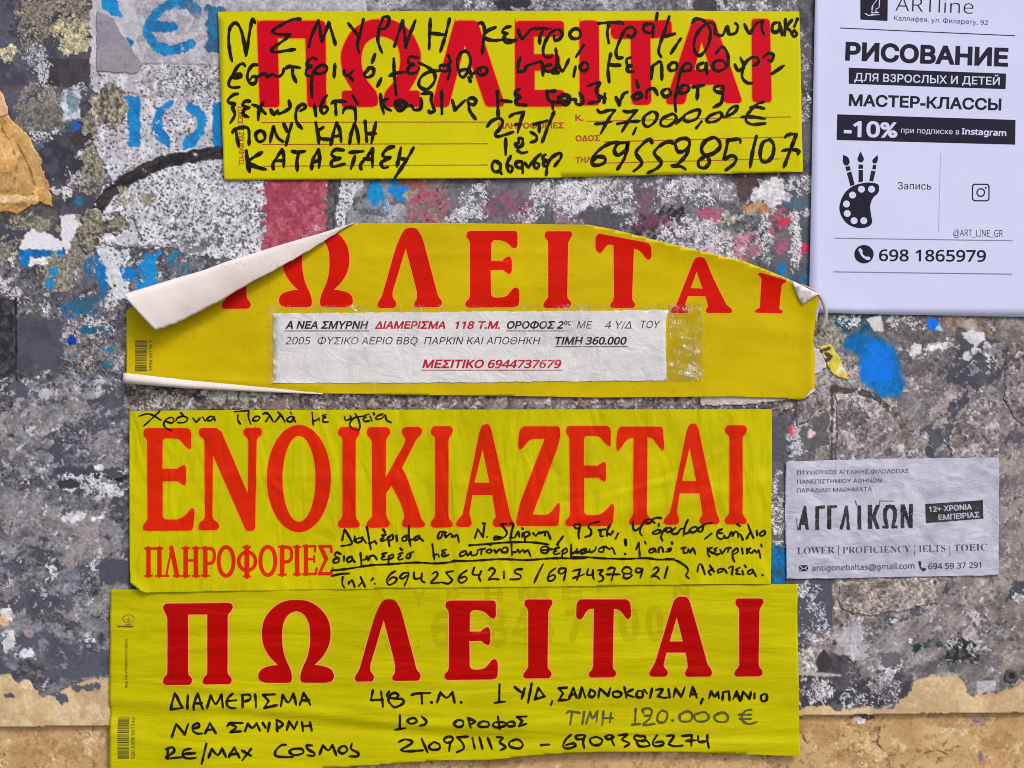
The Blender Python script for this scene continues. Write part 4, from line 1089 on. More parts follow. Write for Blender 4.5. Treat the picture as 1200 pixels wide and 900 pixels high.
remnant('pulp_patch', 'crumbly olive paper pulp under the left end of the black marker arc', 'paper pulp',
        [(100, 250), (112, 244), (122, 258), (140, 246), (150, 262), (136, 274), (116, 276), (108, 296), (96, 300), (92, 270)], (140, 136, 116), (106, 104, 92), edge=5, es=7, seed=5, ts=3.2, lift=0.6, tex=0.25, pits=0.35, ridge=0.45)
def ops_orange(c):
    c.poly([(-20, 226), (20, 226), (54, 228), (54, 245), (-20, 250)], (150, 118, 70), col2=(196, 150, 80), edge=5, es=7, seed=4, cov=0.7, cs=8, fall=2, h=-0.1)
    for P in ([(2, 150), (14, 172), (20, 190), (16, 214)], [(20, 168), (34, 196), (40, 216)]):
        c.line(P, 1.6, (150, 104, 52), edge=1.2, seed=4, h=0.15)
    c.poly([(-20, 227), (44, 229), (44, 235), (-20, 238)], (226, 192, 142), edge=1.2, es=8, seed=5, h=0.1)
remnant('torn_orange_poster', 'torn orange brown poster remnant with a curved right edge at the far left', 'poster remnant',
        [(-86, 150), (-60, 122), (-24, 116), (4, 130), (10, 138), (24, 148), (36, 165), (48, 190), (56, 216), (60, 236), (64, 246), (46, 236), (20, 250), (-30, 246), (-78, 254), (-96, 200)], (206, 164, 108), (190, 146, 86), edge=2, es=9, seed=4, ts=15, lift=0.8, tex=0.08, ops=ops_orange, cracks=0.12)
remnant('torn_paper', 'pale peach paper flap above the torn orange poster at the far left edge', 'paper scrap',
        [(-44, 96), (-30, 90), (-2, 104), (4, 112), (8, 124), (9, 134), (2, 137), (-30, 132), (-48, 120)], (220, 178, 140), (206, 164, 124), edge=1, es=9, seed=6, ts=15, lift=1.2, tex=0.05)
remnant('yellow_scrap', 'small curved yellow paper scrap with dark marks right of the second notice', 'paper scrap',
        [(961, 406), (974, 403), (977, 408), (986, 424), (996, 446), (984, 443), (974, 436), (966, 420)], (222, 206, 78), (206, 190, 60), edge=0.7, es=6, seed=4, ts=12, lift=0.9, tex=0.06,
        ops=lambda c: (c.line([(963, 411), (972, 408)], 3, (60, 54, 50), edge=0.6, seed=3, h=0), c.line([(968, 414), (974, 418), (970, 422)], 4, (66, 62, 60), edge=0.8, seed=5, h=0), c.blob(984, 434, 6, 5, (226, 220, 160), edge=2, seed=5)))
remnant('white_scrap', 'torn white paper scrap between the second notice and the yellow scrap', 'paper scrap',
        [(953, 406), (960, 408), (966, 420), (968, 430), (958, 436), (950, 440), (948, 420)], (214, 210, 214), (196, 192, 198), edge=2, es=6, seed=5, ts=9, lift=0.7, tex=0.06)
remnant('white_scrap', 'torn white paper strip sticking out below the right end of the second notice', 'paper scrap',
        [(818, 462), (930, 462), (926, 468), (900, 472), (868, 474), (824, 476)], (206, 200, 198), (184, 178, 176), edge=1.5, es=8, seed=6, ts=9, lift=0.7, tex=0.08)
for lab, P, c1, c2, sd in (
    ('square grey paper patch between the blue paint blot and the small grey flyer', [(980, 462), (1004, 460), (1026, 470), (1044, 490), (1056, 512), (1052, 548), (980, 548)], (160, 152, 156), (124, 117, 122), 4),
    ('mottled mauve paper remnant beside the lower right corner of the second notice', [(934, 470), (960, 450), (974, 452), (966, 474), (944, 496), (934, 500)], (150, 142, 146), (118, 110, 114), 6),
    ('angular pale grey paper remnant above the top right corner of the grey flyer', [(1118, 498), (1136, 476), (1152, 466), (1170, 470), (1172, 545), (1118, 545), (1112, 520)], (158, 150, 152), (122, 114, 116), 7),
    ('pinkish grey paper remnant at the right edge below the white flyer', [(1186, 402), (1240, 394), (1240, 500), (1198, 500), (1176, 470), (1178, 420)], (154, 144, 146), (126, 116, 118), 8),
    ('large stained beige paper remnant below the small English lessons flyer', [(982, 684), (1094, 676), (1098, 706), (1060, 716), (1016, 722), (986, 716)], (178, 168, 160), (142, 133, 128), 5)):
    remnant('paper_remnant', lab, 'paper remnant', P, c1, c2, edge=1.8, es=12, seed=sd, ts=11, lift=0.55, tex=0.16, cracks=0.12, ops=lambda c: texture_field(c, 0, 0, 2000, 2000, 0.9, 3, 0.6), ridge=0.3)

# ground in front of the wall, far below the frame
pav_m, nt, p = nodes('paving'); 
g = pos_noise(nt, 18, detail=5); nt.links.new(mixc(nt, g, lin((110, 108, 104)), lin((150, 147, 140))), p.inputs['Base Color']); p.inputs['Roughness'].default_value = 0.9
gz = -1.32
build('pavement', [(-8, -12, gz), (8, -12, gz), (8, 0.02, gz), (-8, 0.02, gz)], [[0, 1, 2, 3]], pav_m, kind='structure')
# ================================================================ letter shapes (traced in units of their own frames)
F4a = (180, 690, 6); F4b = (400, 690, 6); F4c = (600, 690, 7.5); F4d = (740, 690, 7.5)
F3a = (160, 490, 5); F3b = (390, 490, 5); F3c = (590, 490, 6.316)
F1a = (290, 10, 5); F1b = (510, 10, 5.4545); F1c = (720, 10, 5.217)

def G(fr, outer, *holes, mirror=None):
    if mirror is not None:
        pts, cor = parse(outer, fr)
        ax = fr[0] + mirror / fr[2]
        right = [(2 * ax - x, y) for x, y in pts[::-1]]; rc = cor[::-1]
        pts, cor = pts[:-1] + right[:-1] if False else pts + right[1:-1], cor + rc[1:-1]
        loops = [smooth_closed(pts, cor)]
    else:
        loops = [smooth_closed(*parse(outer, fr))]
    for h in holes: loops.append(smooth_closed(*parse(h, fr)))
    return loops

def ell(x0, y0, x1, y1, fr, n=56):
    cx, cy, rx, ry = (x0 + x1) / 2, (y0 + y1) / 2, (x1 - x0) / 2, (y1 - y0) / 2
    return [(fr[0] + (cx + rx * math.cos(2 * math.pi * i / n)) / fr[2], fr[1] + (cy + ry * math.sin(2 * math.pi * i / n)) / fr[2]) for i in range(n)]

SER = {
 'Π': G(F4a, "66,130 80,108 110,103! 300,102 525,99! 550,108 556,130 545,155 525,180 522,210! 520,575! 525,600 545,625 550,645 540,665 520,670! 370,672! 350,665 346,645 355,622 375,605 378,585! 378,180! 243,180! 243,580! 248,605 268,630 270,652 258,672 240,675! 90,675! 70,665 66,645 75,622 95,600 97,580! 98,220! 95,195 80,165"),
 'Ω': G(F4a, "1003,78 920,88 840,135 780,215 762,310 775,400 820,480 875,535! 820,542 760,565 737,610 750,645 790,660! 940,660! 968,650 973,610 960,560 925,480 908,400 905,320 915,240 950,180 1003,158", mirror=1003),
 'Λ': G(F4b, "330,72 375,80 405,120! 430,190 520,530! 530,565 555,600 556,625 540,645! 380,647! 362,640 360,615 375,590 378,555! 370,500 298,220! 205,530! 205,575 228,610 228,635 215,650! 115,652! 97,640 100,612 125,570 135,540! 225,225 270,115! 295,82"),
 'Ε': G(F4b, "733,115 740,90 765,82! 1060,82! 1082,90 1087,120! 1087,190! 1075,208 1050,203 1010,165 960,150 920,152 905,175! 903,300! 980,300! 1010,275 1035,270 1048,300! 1048,370! 1035,395 1010,385 985,365! 900,367! 903,540! 915,562 960,567 1010,555 1060,500 1085,497 1100,520! 1100,590! 1090,625 1060,637! 745,640! 727,625 727,600 750,575 757,545! 757,180! 750,150 735,130"),
 'Ι': G(F4c, "110,125 120,98 145,93! 325,93! 350,100 355,130 335,165 320,200! 312,680! 320,705 345,735 345,765 325,785! 125,788! 102,775 102,745 125,715 142,690! 142,210! 135,175 115,150"),
 'Τ': G(F4c, "565,200 572,125 600,92! 1005,92! 1035,120 1047,200! 1045,240 1025,265 1000,255 975,220 940,185 895,175! 885,670! 890,700 912,730 912,760 890,778! 700,780! 678,768 678,740 705,705 713,675! 720,175! 680,178 650,205 620,255 595,270 568,250"),
 'Α': G(F4d, "445,68 490,78 515,120! 640,560 665,660! 700,710 706,745 690,770! 490,772! 472,755 475,725 493,690! 490,640 475,560! 308,560! 282,660! 290,690 318,725 315,755 295,772! 180,773! 160,760 160,730 190,680 210,640! 370,110! 400,78", "398,250! 335,462! 452,462!"),
}
CON = {
 'Ε': G(F3a, "42,90 48,65 70,58! 295,58! 315,68 322,90! 322,175! 312,180 285,160 250,125 200,118 165,120 155,135! 153,295! 240,297! 265,280 285,275 293,295! 293,370! 285,392 268,385 245,368! 155,370! 155,570! 165,590 200,593 250,590 290,565 325,528 340,535 342,560! 335,635! 325,655 305,658! 60,660! 40,650 42,625 62,600 66,580! 63,140! 58,120 45,105"),
 'Ν': G(F3a, "368,85 375,62 400,57! 470,57! 500,80! 653,440! 657,150! 652,120 630,95 628,70 650,57! 715,55! 733,65 733,95 710,120 705,150! 697,640! 685,658 650,658 635,640! 450,215! 447,575! 455,595 480,615 485,640 465,655! 385,657! 365,645 370,615 395,595 402,575! 400,145! 395,120 375,105"),
 'Ο': [ell(765, 40, 1140, 667, F3a), ell(856, 103, 1050, 607, F3a)],
 'Ι': G(F3b, "32,80 45,55 65,52! 140,52! 158,65 155,95 138,120 135,140! 135,565! 140,590 158,615 155,635 140,640! 50,642! 32,630 35,605 52,585 58,565! 58,140! 55,115 38,100"),
 'Κ': G(F3b, "200,75 210,57 230,53! 315,52! 333,65 335,90 315,120 312,140! 312,345! 420,150! 425,120 407,90 408,65 425,52! 500,50! 520,62 520,90 490,125! 405,290! 440,360 510,560! 520,590 540,615 535,635 515,640! 425,640! 407,628 408,605 420,580 415,550! 395,490 345,395! 312,440! 313,565! 320,590 335,612 330,632 315,640! 220,642! 200,630 205,605 225,585 232,565! 230,150! 225,125 205,100"),
 'Α': G(F3b, "895,35 915,40 930,70! 1040,570! 1055,605 1055,625 1040,635! 955,637! 937,622 940,600 955,580! 950,540 935,450! 818,450! 800,560! 812,600 812,625 795,637! 740,638! 722,625 730,600 755,570! 770,520 860,80! 875,45", "878,180! 830,378! 918,378!"),
 'Ζ': G(F3c, "110,200 118,100 150,60! 405,60! 418,80 418,140 395,230! 215,712! 310,715 350,695 405,628 415,640! 415,700 405,790! 390,797! 110,798! 98,785 98,740 125,620! 305,152! 215,155 180,175 140,222 120,227"),
 'Τ': G(F3c, "835,190 842,100 865,62! 1165,62! 1178,80 1187,190! 1185,230 1170,235 1140,200 1100,150 1065,140! 1060,695! 1065,715 1085,740 1090,775 1070,788! 945,790! 927,775 935,750 955,720 960,695! 962,145! 930,150 900,175 860,232 840,238"),
}
SAN = {
 'Π': G(F1a, "58,105 65,80 90,72! 430,72! 450,80 458,105! 462,560! 455,575 440,578! 370,578! 355,570 352,555! 340,175! 178,175! 188,560! 180,575 165,578! 90,578! 75,570 72,555!"),
 'Ω': G(F1a, "782,65 700,75 610,135 555,240 550,320 570,400 610,470! 615,482! 570,482! 556,490 555,500! 553,560! 558,575 570,577! 735,577! 760,565 765,530 755,490! 700,420 675,360 668,290 685,220 725,180 782,165", mirror=782),
 'Λ': G(F1b, "118,105 130,85 150,78! 250,78! 270,88 280,110! 440,600! 435,620 420,627! 340,628! 320,615! 190,235! 90,610! 80,625 60,630! 0,630! -18,622 -16,600!"),
 'Ε': G(F1b, "510,110 520,88 540,80! 800,80! 820,90 822,110! 822,160! 815,178 800,180! 630,180! 630,293! 770,293! 790,300 797,320! 797,375! 785,395 770,397! 635,397! 635,522! 800,522! 820,530 826,545! 826,605! 818,622 800,627! 540,627! 518,618 512,600!"),
 'Ι': G(F1b, "922,105 930,85 950,77! 1015,77! 1038,85 1045,105! 1050,590! 1045,612 1025,620! 950,620! 930,612 925,595!"),
 'Τ': G((0, 0, 1), "716,32! 718,26 724,24.5! 782,24! 786,26 787,32! 787,38! 785,43 780,44! 762,44.5! 763,118! 761,122 757,123! 745,123! 741,121 740,117! 739,45! 722,46! 718,44 716,40!"),
 'Α': G(F1c, "470,90! 480,75 500,68! 585,68! 605,75 618,95! 775,555! 773,572 755,580! 690,580! 672,570 665,558! 635,467! 455,467! 435,560! 425,580 405,585! 335,587! 318,575 318,560!", "532,205! 487,375! 587,375!"),
}
SAN['Ι2'] = G(F1c, "838,80! 845,68 860,64! 925,64! 943,70 950,85! 960,550! 955,568 940,574! 865,574! 848,568 842,550!")

def bbox(loops):
    xs_ = [p[0] for l in loops for p in l]; ys_ = [p[1] for l in loops for p in l]
    return min(xs_), min(ys_), max(xs_), max(ys_)

def to_quad(loops, q):
    """map a letter's own box onto a four-cornered place: q = TL, TR, BR, BL"""
    x0, y0, x1, y1 = bbox(loops)
    return [[bilerp(q, (x - x0) / (x1 - x0), (y - y0) / (y1 - y0)) for x, y in l] for l in loops]

def box(x0, y0, x1, y1): return [(x0, y0), (x1, y0), (x1, y1), (x0, y1)]

# ================================================================ sheets that bow and crease
def ridge(P, w, a):
    """a crease along the polyline P: w wide (photo units), a mm high"""
    P = [tuple(map(float, p)) for p in P]; w = max(w, 3.2)
    def f(X, Y):
        d = sdf_line(P, 0, np.asarray(X, np.float32), np.asarray(Y, np.float32))
        return a * np.exp(-(d / w) ** 2)
    return f

def waves(base, amp, sx, sy, seed, ridges=()):
    def f(X, Y):
        X = np.asarray(X, np.float64); Y = np.asarray(Y, np.float64)
        z = base + amp * (fbm(X / sx, Y / sy, seed, 2, 0.4) - 0.5) * 2
        for r in ridges: z = z + 1.5 * r(X, Y)
        return z
    return f

INK = nodes('marker_ink'); M_ink = INK[0]; INK[2].inputs['Base Color'].default_value = lin((22, 14, 4)) + (1,); INK[2].inputs['Roughness'].default_value = 0.5; INK[2].inputs['Specular IOR Level'].default_value = 0.12
_t = INK[1]; _t.links.new(mixc(_t, ramp(_t, pos_noise(_t, 380, (1, 1, 1.6), 4, 0.65), [(0.5, 0.0), (0.72, 1.0)]), lin((20, 12, 4)), lin((62, 50, 12))), INK[2].inputs['Base Color'])
INK2 = nodes('faded_green_ink'); M_ink2 = INK2[0]; INK2[2].inputs['Base Color'].default_value = lin((78, 80, 20)) + (1,); INK2[2].inputs['Roughness'].default_value = 0.5
INK3 = nodes('brown_print'); M_brown = INK3[0]; INK3[2].inputs['Base Color'].default_value = lin((168, 62, 14)) + (1,); INK3[2].inputs['Roughness'].default_value = 0.45
INK4 = nodes('bar_print'); M_bar = INK4[0]; INK4[2].inputs['Base Color'].default_value = lin((84, 76, 22)) + (1,); INK4[2].inputs['Roughness'].default_value = 0.5

Y1 = foil('yellow_foil_flat', (210, 203, 0), 'flat', 0.38, 0.12, dirt=0.15)
Y2 = foil('yellow_foil_aged', (208, 184, 0), 'soft', 0.46, 0.16, dirt=0.35)
Y3 = foil('yellow_foil_creased', (199, 191, 0), 'vert', 0.36, 0.14, dirt=0.12)
Y4 = foil('yellow_foil_wavy', (195, 188, 0), 'horz', 0.40, 0.16, dirt=0.15)
R1 = foil('crimson_ink', (204, 0, 30), 'flat', 0.36, 0.05, spec=0.1)
R2 = foil('red_ink_aged', (214, 20, 0), 'soft', 0.38, 0.2, spec=0.12)
R3 = foil('red_ink_creased', (216, 38, 0), 'vert', 0.3, 0.16, spec=0.16)
R4 = foil('red_ink_wavy', (180, 2, 0), 'horz', 0.34, 0.2, spec=0.12)
H1 = foil('ink_edge_flat', (244, 140, 10), 'flat', 0.4, 0.05)
H2 = foil('ink_edge_aged', (240, 160, 50), 'soft', 0.4, 0.05)
H3 = foil('ink_edge_creased', (228, 158, 20), 'vert', 0.4, 0.05)
H4 = foil('ink_edge_wavy', (232, 160, 90), 'horz', 0.4, 0.05)
M_back = foil('paper_back', (232, 224, 222), 'soft', 0.75, 0.07, col2=(214, 200, 194), dirt=0.9)

# ---------------------------------------------------------------- fourth notice (bottom), partly under the third
z4 = waves(2.0, 0.5, 150, 22, 3, [
    ridge([(120, 835), (260, 838), (340, 846), (470, 858), (600, 868), (760, 866), (940, 862)], 7, -0.9),
    ridge([(120, 818), (300, 830), (360, 836), (470, 848), (600, 850), (700, 846)], 5, 0.7),
    ridge([(370, 820), (420, 827), (500, 833), (620, 838)], 3.2, 0.35),
    ridge([(125, 735), (180, 745), (240, 752)], 3, 0.25), ridge([(130, 745), (200, 758)], 2, -0.2),
    ridge([(225, 757), (290, 760), (330, 757)], 2.2, 0.2), ridge([(270, 731), (330, 733)], 1.6, 0.2),
    ridge([(130, 790), (190, 800), (300, 812), (420, 812)], 4, 0.3), ridge([(540, 795), (700, 790), (830, 797)], 3, -0.25),
    ridge([(330, 700), (340, 800)], 14, 0.3), ridge([(560, 885), (700, 872), (930, 874)], 10, 0.5),
    ridge([(640, 775), (760, 772), (930, 780)], 2.4, 0.2), ridge([(130, 860), (230, 880), (380, 885)], 6, 0.4)])
n4 = thing('rental_notice', 'lowest yellow notice, wide dark red serif letters above three rows of handwriting', 'notice', 532, 905, 1.0)
out4 = [(129.5, 691), (300, 689), (520, 687), (720, 686), (935, 684.5), (934.2, 720), (935, 760), (936.2, 810), (936.5, 850), (937.5, 885.5),
        (920, 886), (890, 884.5), (860, 883.5), (800, 881), (760, 880.5), (700, 881), (660, 882.5), (620, 885.5), (600, 888), (570, 891), (530, 891), (500, 892), (460, 895), (410, 898.5), (360, 901), (300, 904), (220, 906), (128, 908), (129, 860), (128, 800), (129, 740)]
flat_part('sheet', [out4], z4, 0, Y4, n4, step=4, depth=0.35)
for ch, b in (('Π', None), ('Ω', None), ('Λ', None), ('Ε', None), ('Ι', None), ('Τ', None), ('Α', None), ('Ι', box(860.4, 701.3, 894.6, 792.8))):
    L = SER[ch] if b is None else to_quad(SER[ch], b)
    flat_part('printed_letter', L, z4, 0.16, R4, n4, step=4, halo=1.15, halo_mat=H4)
f = (185, 800, 6.316)
strokes_part('handwriting', [(f, "125,75! 95,200! 185,185! 125,75; 222,90 220,195; 265,205 270,150 295,80! 335,195; 275,150 325,150; 365,190 390,95! 430,155 470,90! 485,185; 555,80 515,120 515,165 545,185 580,185; 515,135 580,130; 630,180 625,90; 620,90 680,90 680,125 635,140; 720,85 728,180; 870,85 780,90! 820,135! 790,185! 885,165; 910,175 925,90! 965,145 1005,80! 1025,165; 1050,165 1080,75! 1130,165; 1065,130 1120,130")], z4, 0.2, M_ink, n4, 2.9)
strokes_part('handwriting', [(f, "105,400 135,305! 200,380! 225,305; 260,340 305,325 295,300 260,320 260,355 290,375 330,375; 350,375 385,300! 430,375; 360,350 415,345; 515,320 540,300 630,300; 540,310 580,330 540,365! 620,360; 645,360 665,305! 700,335 730,300! 755,355; 775,300 800,335; 825,300 815,360; 885,360 875,275! 925,310 875,345; 955,350 970,290! 1010,345! 1030,290; 1065,295 1075,360; 1070,325 1130,320; 1125,295 1140,360")], z4, 0.2, M_ink, n4, 2.9)
g = (365, 800, 6.316)
strokes_part('handwriting', [(f, "75,565 75,490; 60,490 110,475 120,510 60,550! 75,560 175,550; 250,485 195,500 190,545 230,560 285,555; 200,525 280,520; 360,450 325,600; 375,555 400,490! 445,535 475,485! 505,550; 525,550 565,480! 605,555; 540,530 595,525; 620,500 690,540; 690,490 625,575; 950,460 910,465 870,510 885,545 1000,550; 1000,490 975,510 1010,535 1075,520 1065,490 1000,490; 1145,465 1100,465 1115,495 1160,520 1150,540 1105,535"),
                             (g, "60,530 85,465! 125,500 155,460! 185,540; 225,470 200,500 230,525 265,500 250,470 220,470; 300,450 295,490 345,520 340,545 280,545")], z4, 0.2, M_ink, n4, 2.9)
h = (540, 795, 6.667); u = (710, 795, 6)
strokes_part('handwriting', [(g, "455,55 440,130! 530,125; 515,65 530,175; 575,65 560,100 610,115 645,95 620,75 590,85 570,120 580,150 620,180 680,150 670,120 610,120; 740,90 780,80 880,75; 815,85 820,155; 888,143; 930,145 955,70! 1000,110 1045,70! 1060,150; 1108,143"),
                             (h, "303,45 300,180; 262,190 345,180; 420,65 470,105; 500,75 475,160; 555,35 525,190; 605,70! 580,160! 655,140! 605,70; 715,175 705,205; 830,70 765,75! 800,115! 765,170! 830,165; 845,160 880,70! 905,150; 865,125 895,120; 925,155 945,70! 975,150; 1015,85 1000,130 1030,145 1050,110 1010,80; 1075,150 1085,75! 1150,135! 1170,70"),
                             (u, "85,90 50,95 55,125 90,130 110,105 80,85; 130,60 145,135; 190,75 145,105 195,130; 225,85 215,125 255,130 255,90 225,85; 270,80 290,105; 325,70 310,135; 350,80 400,75 365,125! 410,135 440,130; 440,75 450,135; 475,130 490,70! 530,130! 555,60; 590,130 610,60! 640,135; 600,110 635,110; 680,145 668,175; 725,140 740,90! 765,125 790,95! 795,140; 820,150 825,95! 865,90! 870,155; 895,145 920,90! 945,160; 905,125 935,125; 950,155 965,90! 1010,145! 1020,95; 1045,105 1045,140; 1115,110 1090,125 1100,160 1130,150 1130,115 1110,108")], z4, 0.2, M_ink, n4, 2.9)
strokes_part('handwriting', [(g, "655,235 655,340; 620,350 700,335; 740,260 710,280 740,300 780,285 765,262 735,262; 815,250 850,280 840,305 805,315; 1085,275 1055,300 1085,325 1120,315 1120,280 1075,275"),
                             (h, "55,305 80,385; 55,310 115,335 70,355; 180,330 140,350 155,375 215,370 215,340 175,332; 265,340 250,360 280,380 345,365 335,340 265,340; 290,295 305,395; 385,335 360,350 375,370 420,365 415,340 380,335; 515,295 440,300! 480,330! 455,370! 515,350")], z4, 0.2, M_ink, n4, 2.9)
strokes_part('handwriting', [(h, "825,275 850,258 930,270; 870,265 855,355; 965,260 950,355; 980,350 1010,260! 1030,310 1070,255! 1060,335; 1115,255 1105,365; 1110,310 1190,310; 1175,270 1165,345"),
                             (u, "210,215 205,320; 185,325 240,320; 265,240 260,220 300,210 325,230 310,260 270,262; 325,235 310,280 265,325 345,320; 400,225 370,250 365,300 405,310 430,280 430,240 395,225; 468,295; 560,235 520,260 530,300 590,300 610,265 590,235 550,235; 670,240 625,260 640,300 700,300 725,270 700,240 660,240; 810,240 765,265 780,300 840,305 860,275 840,245 800,240; 1025,220 980,230 955,270 970,305 1010,320 1065,305; 935,255 1025,255; 940,285 1020,285")],
             z4, 0.2, M_ink2, n4, 2.7, label='price handwritten in faded green ink')
strokes_part('handwriting', [(g, "645,440 690,420 740,430 740,450 660,495! 700,508 830,500; 815,415 860,515; 905,440 870,470 890,495 945,490 945,455 900,438; 1010,400 980,420 1000,445 1045,430 1040,405 1010,400; 1045,420 1025,460 1020,505; 1160,400 1080,405! 1120,450 1125,490 1075,515"),
                             (h, "90,465 110,550; 145,460 170,550; 210,465 245,555; 280,460 330,465 305,500 350,535 310,560; 430,480 380,500 390,535 460,545 485,515 450,480 410,480; 625,520 695,515; 860,440 820,480 800,530 840,545 895,525 880,505 820,520; 945,440 900,450 910,475 960,470 970,445 940,440; 965,455 955,500 965,540; 1060,455 1010,475 1030,515 1085,515 1105,480 1060,455; 1160,440 1130,455 1150,475 1195,460 1165,440"),
                             (u, "45,400 45,440 60,470; 90,400 150,395 115,430 165,455 130,480; 250,410 210,400 205,430 270,440 275,410 240,405; 215,445 240,475 305,470 290,440 250,435; 360,400 330,450 350,475 400,465 400,445 345,450; 425,405 480,405 440,460! 480,475 540,470; 535,405 605,400! 600,475; 565,440 635,435; 650,405 655,445 710,440; 715,400 715,440 725,490")], z4, 0.2, M_ink, n4, 2.8)

def barcode(x0, y0, x1, y1, seed, parent, zf, mat):
    """bars stacked down the page: one printed block"""
    r = random.Random(seed); V, F = [], []
    y = y0
    while y < y1 - 0.6:
        t = r.choice([0.45, 0.45, 0.8, 1.1, 1.5]); t = min(t, y1 - y)
        P = [(x0, y), (x1, y), (x1, y + t), (x0, y + t)]
        b = len(V)
        for px, py in P: V.append(W(px, py, float(zf(np.array([px]), np.array([py]))[0]) + 0.1))
        F.append([b + 3, b + 2, b + 1, b]); y += t + r.choice([0.45, 0.45, 0.7, 1.0])
    return build('barcode', V, F, mat, parent)
barcode(138, 840.5, 151.5, 890, 3, n4, z4, M_bar)
up = (-1, 0)     # text that runs up the page: 'up' of the letters points left
text_part('520 3358 001742', (158, 889), (158, 841), 4.0, M_bar, n4, z4, 0.1, bold=0.02, down=up)
text_part('ΚΩΔ 174 ΑΥΤΟΚΟΛΛΗΤΟ 50Χ15', (149.3, 806), (149.3, 749), 3.0, M_bar, n4, z4, 0.1, bold=0.03, down=up)
t = (125, 700, 4.5)
strokes_part('printed_emblem', [(t, "w=0.7: 112,132 95,128 86,112 100,95 125,92 145,105 146,122 130,130 120,130; w=0.8: 118,105 118,142; w=0.6: 105,112 118,126; w=0.6: 132,112 118,126; w=0.8: 104,143 130,143; w=2.2: 60,153 138,153")], z4, 0.1, M_bar, n4, 0.7)
# older print underneath shows through the foil
M_show = foil('print_showing_through', (180, 170, 0), 'horz', 0.40, 0.06)
for body, a, b, hh in (('Α', (432, 709), (454, 709), 19), ('Υ', (482, 709), (500, 709), 19), ('Ρ', (523, 707), (540, 707), 17), ('Η', (568, 704), (589, 704), 17), ('Μ', (607, 703), (642, 703), 17), ('Ε', (659, 702), (683, 702), 17), ('Γ', (699, 702), (716, 702), 17), ('Ν', (789, 700), (808, 700), 17),
                       ('6', (506, 757), (531, 756), 42), ('8', (571, 755), (595, 754), 42), ('4', (601, 753), (624, 752), 42), ('4', (630, 752), (650, 751), 38), ('7', (664, 751), (684, 750), 38), ('0', (726, 750), (750, 749), 40), ('0', (758, 749), (778, 748), 40), ('Τ Η :', (447, 759), (492, 759), 14)):
    text_part(body, a, b, hh, M_show, n4, z4, 0.05, bold=0.05, name='print_showing_through')

# ---------------------------------------------------------------- third notice
z3 = waves(3.0, 0.35, 24, 120, 6, [
    ridge([(905, 560), (800, 590), (700, 605), (640, 612)], 9, 0.55), ridge([(720, 578), (800, 560), (860, 520)], 3, 0.35), ridge([(660, 588), (740, 570), (800, 548)], 3, -0.3),
    ridge([(215, 548), (228, 520)], 2.5, 0.3), ridge([(222, 545), (232, 528)], 1.5, -0.2), ridge([(600, 500), (604, 600)], 3, 0.25), ridge([(680, 505), (676, 560), (680, 610)], 2.5, 0.3),
    ridge([(860, 500), (864, 560), (858, 600)], 2, 0.35), ridge([(870, 510), (866, 545)], 1.6, -0.3), ridge([(640, 620), (625, 560), (632, 500)], 3, -0.25), ridge([(445, 500), (450, 560)], 2, 0.2),
    ridge([(512, 505), (508, 600)], 2.0, 0.25), ridge([(750, 500), (742, 600)], 3, 0.3), ridge([(810, 510), (816, 600)], 2.4, -0.25), ridge([(150, 560), (320, 556), (520, 562)], 6, 0.2),
    ridge([(905, 620), (880, 690)], 10, 0.5)])
def z3c(X, Y):      # its lower left corner lifts and folds forward
    X = np.asarray(X); Y = np.asarray(Y)
    d = np.clip(((168 - X) + (Y - 676)) / 22.0, 0, None) * (Y > 640)
    return z3(X, Y) + np.minimum(d, 1.2) ** 2 * 3.0
n3 = thing('rental_notice', 'third yellow notice from the top, with the tallest and narrowest orange red letters', 'notice', 528, 692, 1.8)
out3 = [(152, 481.5), (300, 480.5), (520, 480), (904, 479.5), (904.5, 520), (903.8, 580), (903.5, 640), (903, 684), (800, 684.8), (700, 686.6), (620, 687.5), (540, 688.5), (440, 690), (340, 691.5), (240, 693), (172, 694.5), (166, 692), (154, 682), (152.3, 660), (152, 600)]
flat_part('sheet', [out3], z3c, 0, Y3, n3, step=3, depth=0.35)
cons = [('Ε', None), ('Ν', None), ('Ο', None), ('Ι', None), ('Κ', None), ('Ι', box(504.6, 499.4, 530.6, 618.2)), ('Α', None), ('Ζ', None), ('Ε', box(662.6, 499, 719.4, 616.4)), ('Τ', None), ('Α', box(777.4, 496.2, 843, 614.8)), ('Ι', box(849, 498.2, 874.8, 614.4))]
for ch, b in cons:
    L = CON[ch] if b is None else to_quad(CON[ch], b)
    flat_part('printed_letter', L, z3c, 0.20, R3, n3, step=3, halo=1.15, halo_mat=H3)
q = (160, 630, 5)
def stem(x, y0, y1, w=4.5): return f"w={w}: {x},{y0} {x},{y1}; w=2: {x-20},{y0} {x+20},{y0}; w=2: {x-20},{y1} {x+20},{y1}; "
def elst(x0, y0, x1, y1, w=3.4):
    cx, cy, rx, ry = (x0 + x1) / 2, (y0 + y1) / 2, (x1 - x0) / 2 - w * 2.5, (y1 - y0) / 2 - w * 1.6
    return f"w={w}: " + ' '.join(f"{cx + rx * math.cos(a * math.pi / 9):.1f},{cy + ry * math.sin(a * math.pi / 9):.1f}" for a in range(19)) + '; '
